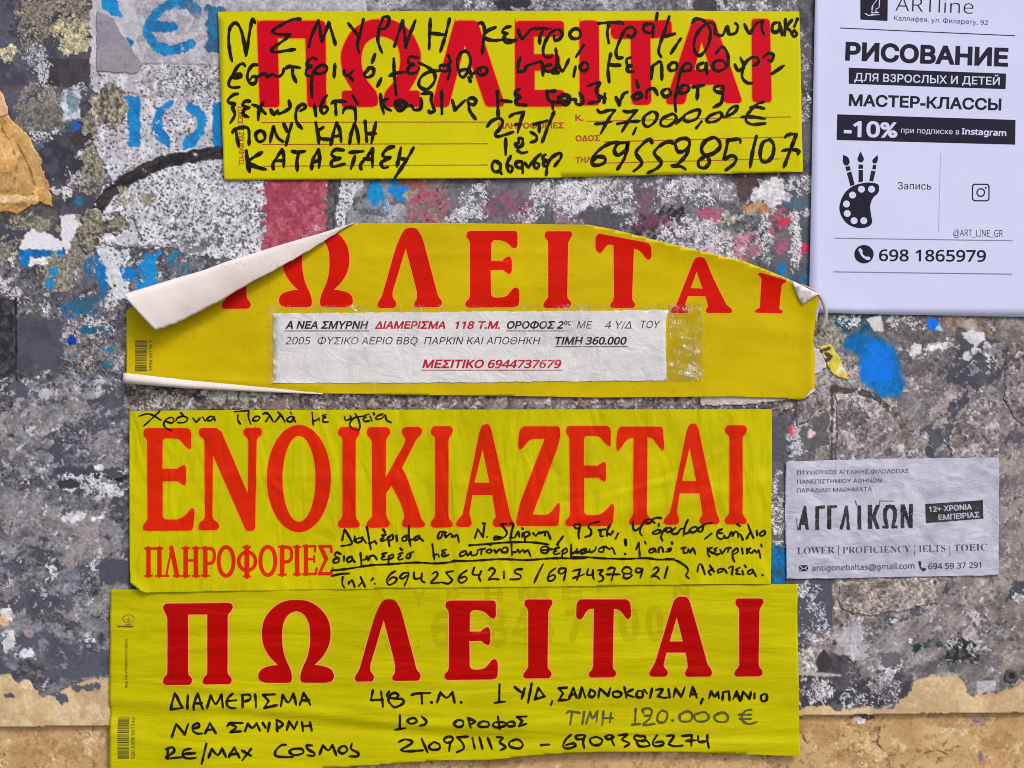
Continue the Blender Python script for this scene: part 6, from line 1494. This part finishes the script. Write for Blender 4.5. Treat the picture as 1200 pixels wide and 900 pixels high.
strokes_part('handwriting', [(E_, "140,150 100,160 55,205 70,230 115,240 95,270 115,320 105,360 75,405; 245,215 205,215 185,250 225,265 240,270 200,285 190,330 235,355; 270,245 320,265 385,325; 365,225 330,290 320,380; 430,290 460,330 490,300 500,325 560,300 600,265 590,210; 690,300 735,270 715,240 670,270 650,330 660,400 705,455; 815,245 828,345; 925,165 885,220 870,290 900,325 930,290 920,265 890,270; 965,235 1000,215 1090,220; 1000,225 1005,335; 1065,320 1080,280 1120,270 1170,285 1178,390"),
    (F_, "100,165 145,240; 345,155 355,240 375,325; 410,195 365,225 390,270 440,300; w=6: 510,215 480,240 510,290 550,280 570,240 520,215 500,250 540,270; 580,260 620,255 640,290 690,285 705,250 700,190; 705,150 790,145 790,210 805,260 820,300 780,315 770,300; 882,125 885,325; 975,205 1000,290! 1090,205; 1120,240 1115,200 1150,185 1185,210 1165,245 1125,240 1130,300 1180,370"),
    (G_, "320,125 325,240 330,365; 320,225 350,210 445,220; w=5: 515,110 485,130 490,165 515,180 490,200 495,240 575,250; 760,125 765,190 800,230 810,285; 830,125 780,130; w=5: 860,180 870,215 910,245 950,230 950,180 910,160 870,180 880,215 940,210; 810,225 870,230; 960,205 1010,200 1010,235 1050,245 1075,210 1045,140"),
    (C_, "975,495 1050,475 1030,520 1040,560 1050,590 980,605; 1085,545 1080,600; 1050,560 1085,575; 1155,565 1175,600! 1200,560"),
    (D_, "10,545 30,590! 50,530 80,510; w=5: 135,520 110,540 140,555 165,535 145,515 125,530; 135,440 145,480; 195,550 200,505 240,490 265,530; 320,490 290,510 310,540 345,520 330,490; 400,520 445,510 455,480 420,470 390,510; 480,480 550,470; 510,480 505,555; 655,475 615,480 615,505 655,515 665,480 660,540 650,580 605,605")], z1, 0.26, M_ink, n1, 4.0)
strokes_part('handwriting', [(E_, "95,490 110,465 180,445 235,460 240,595; 125,475 135,540 150,610; 340,470 300,500 310,555 345,570 380,540 370,490 335,470; 425,575 440,500 455,440! 490,530 540,570; 545,415 575,480; 615,410 590,500 565,600; 825,400 845,500 855,590; 890,445 850,480 870,540 960,550; 960,595 980,500 1010,405! 1040,480 1050,575; 970,530 1040,515"),
    (F_, "75,590 85,510 118,405! 145,500 155,590; 210,390 225,570; 225,500 305,500; 305,400 265,585"),
    (G_, "235,435 270,390 340,365 370,400 340,460 305,500 330,525 460,485; 430,350 470,325 555,310! 530,380 500,490; 480,420 530,410; 640,420 760,385; 690,400 690,485; 820,310 770,430 715,575; 615,485 665,520 660,560 615,575; 395,545 395,685; 545,545 510,540 510,580 480,590 500,620 540,600 545,560; 500,650 540,670 585,660; 350,770 300,740 275,780 290,830 340,830 350,780; 350,770 345,820 360,855; 440,695 410,760 415,820 440,840 455,800 430,780; 540,745 490,750 490,790 535,800 545,750; 540,755 545,845; 565,760 595,800! 635,735; 700,680 650,730 645,790 670,805 690,770 660,755; 745,685 720,700 730,730 755,740 725,755 735,785 765,780; 750,865 765,770 800,710 870,670 880,710 825,785")], z1, 0.3, M_ink, n1, 3.9)
strokes_part('handwriting', [(E_, "w=5: 215,650 225,740 245,835; w=4.6: 350,665 235,745 300,790 390,815; 455,810 450,770 490,700 530,640! 545,700 545,795; 470,740 545,735; 620,655 660,662 735,655; 680,660 660,740 665,825; 790,810 800,730 850,640! 860,710 855,800; 800,750 860,735; 1070,645 1000,640 965,680 1000,710 1040,715 970,740 975,790 1080,765; 1120,665 1200,655"),
    (F_, "75,665 195,655; 120,700 85,810; 175,810 170,770 230,700 275,635! 275,720 275,795; 200,720 270,725; 465,615 410,630 365,680 380,705 430,710 390,730 350,760 370,800 410,795; 525,625 490,790; 510,720 560,725; 635,625 570,740 470,893")], z1, 0.2, M_ink, n1, 4.1)
strokes_part('handwriting', [(H_, "300,140 330,165 400,145 455,145! 400,220 330,350; 285,265 350,260 425,245; 530,150 570,160 650,145! 580,230 515,335; 475,265 560,250 670,240; 640,300 615,355; 780,155 715,200 705,260 745,290 810,240 825,180 790,155; 960,175 870,220 860,275 920,285 990,230 980,185 940,180; 990,265 1060,200"),
    (I_, "90,240 90,190 180,145 225,150 200,215 130,245 90,235; 240,245 195,300; 400,160 320,190 285,230 310,250 380,235 420,190 400,160; 430,205 470,195 530,160 555,110 510,120 470,160 460,195; 790,70 730,90 660,160 630,220 640,250 690,270 800,260; 665,120 720,115 790,130; 590,205 700,205 800,220")], z1, 0.2, M_ink, n1, 3.6)
strokes_part('handwriting', [(H_, "485,425 400,440 310,500 260,570 260,620 310,630 365,600 360,560 300,555 265,590; 545,430 480,440 450,500 480,540 540,500 570,430! 540,560 475,665; 780,430 755,400 690,450 640,520 690,600 670,640 620,680; 970,440 930,420 860,450 800,520 860,600 830,650 745,695"),
    (I_, "20,480 10,430 60,395 120,400 135,450 90,500 40,510 15,480; 135,440 110,530 30,620 -15,635; -20,632 60,640 100,665; w=4.6: 380,400 340,385 270,420 240,480 260,530 330,530 395,480 400,430 370,390; 270,550 215,590 220,640 270,650 310,600 290,550; 580,430 570,400 470,410! 460,470 440,570 500,545 545,570 520,620 455,670; 722,375 690,500 665,650; w=4.4: 840,400 780,430 755,520 770,590 820,595 865,540 875,450 840,400; 975,380 1010,355 1075,355! 1030,470 965,640; 950,500 1020,490 1095,505 1070,545")], z1, 0.2, M_ink, n1, 4.2)
# ================================================================ white flyer, top right
z5 = waves(1.9, 0.3, 130, 90, 4, [ridge([(948, 350), (1010, 366)], 10, 0.5), ridge([(952, 0), (949, 366)], 5, 0.5)])
M_fw = foil('flyer_paper', (209, 213, 246), 'flat', 0.6, 0.025)
M_fk = foil('flyer_black', (36, 33, 52), 'flat', 0.5, 0.0)
M_fg = foil('flyer_grey', (126, 122, 150), 'flat', 0.5, 0.0)
M_fl = foil('flyer_pale_rule', (176, 172, 204), 'flat', 0.5, 0.0)
fy = thing('flyer', 'large clean white art class flyer with black Cyrillic print at the top right', 'flyer', 1085, 371, 1.0)
flat_part('sheet', [[(956.3, -60), (1262, -60), (1252, 372.5), (1200, 371.5), (1100, 369.5), (1000, 367.8), (947.5, 366), (949, 300), (951, 200), (953, 100)]], z5, 0, M_fw, fy, step=12, depth=0.3)
c3 = (940, 0, 4.615); c4 = (940, 175, 4.389)
def P3(x, y): return (940 + x / 4.615, y / 4.615)
def P4(x, y): return (940 + x / 4.389, 175 + y / 4.389)
flat_part('logo_panel', [[(955 + 512 / 9.6, -24), (955 + 824 / 9.6, -22), (955 + 818 / 9.6, 235 / 9.6), (955 + 512 / 9.6, 219 / 9.6)]], z5, 0.08, M_fk, fy)
c7 = (955, 0, 9.6)
strokes_part('logo_drawing', [(c7, "w=0.9: 715,-120 700,-10 650,60 635,110 600,95 575,130 600,170 680,165 725,165; w=0.9: 728,-100 725,60 715,90 690,95 690,130 722,140; w=1.2: 560,135 620,140 720,140; w=0.9: 655,70 640,130; w=0.9: 600,120 560,140 590,168; w=0.8: 575,150 610,178 640,160 690,168")], z5, 0.15, M_fw, fy, 0.9)
text_part('ARTline', (1049.4, 12.6), (1140.6, 16.2), 16.5, M_fk, fy, z5, 0.08, bold=-0.012)
text_part('Каллифея, ул. Филарету, 92', P3(497, 109), P3(1005, 135), 5.6, M_fk, fy, z5, 0.08)
rule_part(P3(204, 151), P3(1152, 193), 1.1, M_fk, fy, z5, 0.08)
text_part('РИСОВАНИЕ', P3(232, 322), P3(1113, 356), 21, M_fk, fy, z5, 0.08, bold=0.045)
flat_part('printed_band', [[P3(252, 366), P3(1103, 398), P3(1100, 482), P3(252, 453)]], z5, 0.08, M_fk, fy, step=12)
text_part('ДЛЯ ВЗРОСЛЫХ И ДЕТЕЙ', P3(282, 437), P3(1068, 460), 9.3, M_fw, fy, z5, 0.16, bold=0.015)
text_part('МАСТЕР-КЛАССЫ', P3(252, 570), P3(1077, 595), 13.4, M_fk, fy, z5, 0.08, bold=0.035)
flat_part('printed_band', [[P3(190, 618), P3(1155, 648), P3(1153, 782), P3(187, 757)]], z5, 0.08, M_fk, fy, step=12)
text_part('-10%', P3(225, 736), P3(516, 741), 18.2, M_fw, fy, z5, 0.16, bold=0.035)
text_part('при подписке в', P3(535, 718), P3(850, 727), 6.6, M_fw, fy, z5, 0.16)
text_part('Instagram', P3(863, 725), P3(1104, 735), 7.2, M_fw, fy, z5, 0.16, bold=0.03)
pal = smooth_closed(*parse("390,180 360,172 320,172 260,190 215,230 192,290 200,340 235,385 290,405 340,398 360,375 355,340 350,290 365,250 390,225 396,200", c4))
holes = [ell(x - 18, y - 18, x + 18, y + 18, c4, 20) for x, y in ((357, 205), (305, 205), (259, 235), (228, 281), (232, 330), (267, 367), (317, 367))]
flat_part('palette_symbol', [pal] + holes, z5, 0.08, M_fk, fy)
for s in ("210,28! 235,40 245,65 235,82 220,82 210,65", "300,10! 315,40 318,55 305,68 290,62 285,48", "388,28! 390,55 380,72 365,70 362,55"):
    flat_part('brush_tip', [smooth_closed(*parse(s, c4))], z5, 0.08, M_fk, fy)
for qd in ([(222, 90), (245, 85), (250, 107), (228, 112)], [(290, 78), (313, 78), (313, 100), (290, 100)], [(365, 78), (382, 80), (378, 104), (360, 102)]):
    flat_part('brush_ferrule', [[P4(*p_) for p_ in qd]], z5, 0.08, M_fk, fy)
for qd in ([(230, 121), (253, 113), (270, 182), (248, 190)], [(290, 106), (313, 106), (313, 166), (290, 170)], [(355, 110), (378, 112), (365, 166), (345, 162)]):
    flat_part('brush_handle', [[P4(*p_) for p_ in qd]], z5, 0.08, M_fk, fy)
text_part('Запись', P4(492, 205), P4(665, 207), 8.5, M_fk, fy, z5, 0.08)
rule_part(P4(713, 20), P4(701, 425), 0.8, M_fl, fy, z5, 0.08)
def rrect(cx, cy, r, k, n=6):
    out = []
    for qx, qy, a0 in ((1, 1, 0), (-1, 1, 90), (-1, -1, 180), (1, -1, 270)):
        for i in range(n + 1):
            a = math.radians(a0 + 90 * i / n)
            out.append((cx + qx * (r - k) + k * math.cos(a), cy + qy * (r - k) + k * math.sin(a)))
    return out
cx, cy = P4(919, 222)
flat_part('camera_symbol', [rrect(cx, cy, 10.4, 3.6), rrect(cx, cy, 8.9, 2.6)], z5, 0.08, M_fk, fy)
flat_part('camera_symbol', [ell(919 - 23, 222 - 23, 919 + 23, 222 + 23, c4, 28), ell(919 - 16, 222 - 16, 919 + 16, 222 + 16, c4, 28)], z5, 0.08, M_fk, fy)
flat_part('camera_symbol', [ell(940, 193, 950, 203, c4, 10)], z5, 0.08, M_fk, fy)
text_part('@ART_LINE_GR', P4(777, 446), P4(1032, 450), 8.0, M_fk, fy, z5, 0.08, bold=-0.005)
rule_part(P4(165, 457), P4(1083, 470), 1.0, M_fg, fy, z5, 0.08)
rule_part(P4(160, 630), P4(1082, 642), 1.2, M_fg, fy, z5, 0.08)
flat_part('phone_symbol', [ell(268, 492, 368, 587, c4, 36)], z5, 0.08, M_fk, fy)
strokes_part('phone_symbol', [(c4, "w=2.6: 300,520 306,540 322,556 340,562; w=4: 298,518 303,526; w=4: 333,560 342,561")], z5, 0.16, M_fw, fy, 2.6, jitter=0)
text_part('698 1865979', P4(395, 573), P4(946, 577), 13.6, M_fk, fy, z5, 0.08, bold=0.022)

# ================================================================ small grey flyer, right
def z6(X, Y):
    X = np.asarray(X, np.float64); Y = np.asarray(Y, np.float64)
    z = 1.7 + 0.5 * (fbm(X / 22, Y / 18, 5, 3, 0.5) - 0.5) * 2
    for r in z6r: z = z + r(X, Y)
    return z
z6r = [ridge([(1046, 580), (1060, 562), (1064, 556)], 1.5, 0.45), ridge([(1090, 580), (1096, 565)], 1.5, 0.4), ridge([(952, 640), (1010, 636), (1060, 628)], 2, 0.3), ridge([(960, 658), (970, 652)], 1.6, 0.5), ridge([(983, 540), (980, 560)], 1.2, 0.4), ridge([(1040, 590), (1100, 600), (1170, 590)], 3, 0.25), ridge([(1140, 545), (1170, 560)], 3, 0.3), ridge([(1000, 545), (1100, 552)], 2, 0.2)]
M_gw, nt, p = nodes('thin_grey_paper')
g1 = nt.nodes.new('ShaderNodeNewGeometry')
vor = nt.nodes.new('ShaderNodeTexVoronoi'); vor.inputs['Scale'].default_value = 45; vor.inputs['Randomness'].default_value = 1
nt.links.new(g1.outputs['Position'], vor.inputs['Vector'])
ns = pos_noise(nt, 55, detail=4)
base = mixc(nt, ramp(nt, ns, [(0.35, 0.0), (0.7, 1.0)]), lin((196, 197, 216)), lin((166, 166, 186)))
base = mixc(nt, 0.22, base, ramp(nt, vor.outputs['Color'], [(0.0, lin((150, 150, 170))), (1.0, lin((222, 222, 236)))]))
nt.links.new(base, p.inputs['Base Color']); p.inputs['Roughness'].default_value = 0.5
nt.links.new(sheet_bump(nt, 'wet'), p.inputs['Normal'])
M_gk, nt, p = nodes('worn_black_print')
nt.links.new(mixc(nt, ramp(nt, pos_noise(nt, 700, detail=4, rough=0.7), [(0.60, 0.0), (0.68, 1.0)]), lin((30, 30, 38)), lin((150, 150, 168))), p.inputs['Base Color']); p.inputs['Roughness'].default_value = 0.5
M_gg = foil('thin_paper_grey', (66, 66, 80), 'wet', 0.5, 0.0, col2=(96, 96, 112))
ff = thing('flyer', 'small grey English lessons flyer with bold worn black heading, stuck at the right', 'flyer', 1046, 677, 1.0)
flat_part('sheet', [ragged([(921, 541), (1050, 537.5), (1171, 536), (1170.5, 600), (1170.5, 674), (1050, 676.5), (922, 678.5), (920, 600)], 6, 0.35)], z6, 0, M_gw, ff, step=2.5, depth=0.25)
def P6(x, y): return (900 + x / 4, 520 + y / 4)
c6 = (900, 520, 4)
text_part('ΠΤΥΧΙΟΥΧΟΣ ΑΓΓΛΙΚΗΣ ΦΙΛΟΛΟΓΙΑΣ', P6(138, 145), P6(660, 137), 4.8, M_gg, ff, z6, 0.2, bold=0.004)
text_part('ΠΑΝΕΠΙΣΤΗΜΙΟΥ ΑΘΗΝΩΝ', P6(138, 188), P6(533, 181), 4.8, M_gg, ff, z6, 0.2, bold=0.004)
text_part('ΠΑΡΑΔΙΔΕΙ ΜΑΘΗΜΑΤΑ', P6(136, 229), P6(488, 222), 4.8, M_gg, ff, z6, 0.2, bold=0.004)
for s in ("140,403 168,290 178,290 192,403 178,403 174,380 158,380 154,403", "222,292 268,288 268,303 240,304 240,402 222,402", "278,290 325,286 325,300 297,302 297,401 278,401",
          "336,402 362,290 374,290 386,402 370,402 366,330 352,402", "420,290 438,290 438,402 420,402", "468,286 488,286 488,335 506,286 524,286 504,342 524,398 506,398 488,350 488,399 468,399",
          "536,397 536,384 550,384 540,350 540,310 552,288 572,283 592,288 604,310 604,350 594,384 608,384 608,396 578,396 578,384 586,350 586,315 572,300 558,315 558,350 566,384 566,397",
          "622,396 622,284 640,284 660,345 660,282 678,282 678,396 662,396 640,335 640,396"):
    flat_part('printed_letter', [ragged(parse(s, c6)[0], 2.2, 0.32)], z6, 0.22, M_gk, ff, step=3)
strokes_part('printed_accent', [(c6, "w=0.8: 410,266 416,288; w=0.7: 524,266 524,286; w=0.7: 526,268 590,268; w=0.6: 134,350 140,404")], z6, 0.24, M_gk, ff, 0.8, jitter=0)
flat_part('printed_band', [[P6(738, 283), P6(1007, 264), P6(1011, 351), P6(741, 372)]], z6, 0.2, M_gk, ff, step=4)
text_part('12+ ΧΡΟΝΙΑ', P6(755, 320), P6(957, 308), 6.4, M_gw, ff, z6, 0.3, bold=0.03)
text_part('ΕΜΠΕΙΡΙΑΣ', P6(800, 358), P6(992, 344), 6.4, M_gw, ff, z6, 0.3, bold=0.03)
def serif(s): return ''.join(chr(0x1D400 + ord(ch) - 65) if 'A' <= ch <= 'Z' else ch for ch in s)
for body, a, b in (('LOWER', (137, 517), (312, 513)), ('PROFICIENCY', (350, 514), (668, 508)), ('IELTS', (708, 508), (832, 505)), ('TOEIC', (873, 504), (1028, 500))):
    text_part(serif(body), P6(*a), P6(*b), 8.2, M_gg, ff, z6, 0.2, bold=-0.012)
for x in (331, 688, 853): rule_part(P6(x, 475), P6(x, 525), 0.7, M_gg, ff, z6, 0.1)
flat_part('envelope_symbol', [[P6(147, 570), P6(188, 568), P6(188, 597), P6(147, 599)]], z6, 0.2, M_gk, ff)
strokes_part('envelope_symbol', [(c6, "w=0.8: 149,572 168,586 186,571; w=0.8: 149,597 163,584; w=0.8: 186,595 173,583")], z6, 0.3, M_gw, ff, 0.8)
text_part('antigonebaltas@gmail.com', P6(207, 596), P6(688, 585), 6.6, M_gg, ff, z6, 0.2, bold=0.01)
strokes_part('phone_symbol', [(c6, "w=1.8: 712,562 714,578 724,588 734,591; w=3: 711,556 713,564; w=3: 728,590 735,589")], z6, 0.22, M_gk, ff, 2)
text_part('694 59 37 291', P6(752, 588), P6(1001, 581), 6.8, M_gg, ff, z6, 0.2, bold=0.015)

# ================================================================ small things
# loop of old tape that springs off the torn right end of the second notice
M_loop, nt, p = nodes('old_tape'); p.inputs['Base Color'].default_value = lin((196, 186, 190)) + (1,); p.inputs['Roughness'].default_value = 0.25; p.inputs['Alpha'].default_value = 0.8
nt.links.new(mixc(nt, ramp(nt, pos_noise(nt, 130, detail=4), [(0.58, 0.0), (0.66, 1.0)]), lin((192, 184, 192)), lin((196, 150, 70))), p.inputs['Base Color'])
path = smooth_open([(938, 334), (948, 338), (957, 344), (963, 354), (966.5, 366), (965, 378), (962, 386)], [False] * 7, 2)
V, F = [], []
n = len(path)
for i, (x, y) in enumerate(path):
    a = path[max(0, i - 1)]; b = path[min(n - 1, i + 1)]; l = math.dist(a, b)
    nx, ny = -(b[1] - a[1]) / l, (b[0] - a[0]) / l
    t_ = i / (n - 1); w = 1.2 + 4.2 * math.sin(math.pi * min(1, t_ * 0.9 + 0.1) * 0.62)
    zz = 3.2 + 3.4 * math.sin(math.pi * t_ * 0.9)
    for k in range(5):
        s_ = k / 4 - 0.5
        V.append(W(x + nx * w * s_, y + ny * w * s_, zz + 1.5 * (1 - 4 * s_ * s_)))
for i in range(n - 1):
    for k in range(4):
        a = i * 5 + k; F.append([a, a + 1, a + 6, a + 5])
o = build('tape_loop', V, F, M_loop, None, smooth=True, loc=W(962, 386, 2))
o['label'] = 'curled brownish tape loop springing off the torn right corner of the second notice'; o['category'] = 'tape'
md = o.modifiers.new('thickness', 'SOLIDIFY'); md.thickness = 0.00015

# rusty wall plug with a dark hole, far right
M_rust, nt, p = nodes('dark_rust'); nt.links.new(mixc(nt, pos_noise(nt, 600, detail=4), lin((48, 42, 44)), lin((104, 92, 88))), p.inputs['Base Color']); p.inputs['Roughness'].default_value = 0.8
M_hole, nt, p = nodes('dark_hole'); p.inputs['Base Color'].default_value = lin((30, 27, 28)) + (1,); p.inputs['Roughness'].default_value = 0.9
th = thing('wall_plug', 'small round dark wall plug with an open hole at the lower right', 'wall plug', 1186, 801, 0.4)
def torus_part(name, cx, cy, prof, mat, parent, seg=26, wob=0.1):
    V, F = [], []; m = len(prof); r2 = random.Random(3)
    for i in range(seg):
        a = 2 * math.pi * i / seg; k = 1 + wob * r2.uniform(-1, 1)
        for r, z in prof: V.append(W(cx + r * k * math.cos(a), cy + r * k * math.sin(a), z))
    for i in range(seg):
        for j in range(m - 1):
            a = i * m + j; b = ((i + 1) % seg) * m + j
            F.append([a, a + 1, b + 1, b])
    return build(name, V, F, mat, parent, smooth=True)
torus_part('plug_rim', 1186, 793, [(9, 0.0), (8.4, 0.9), (6.6, 1.4), (4.6, 1.1), (3.6, 0.6)], M_rust, th)
torus_part('plug_hole', 1186, 793, [(3.8, 0.62), (3.2, 0.45), (0.05, 0.4)], M_hole, th, wob=0.0)
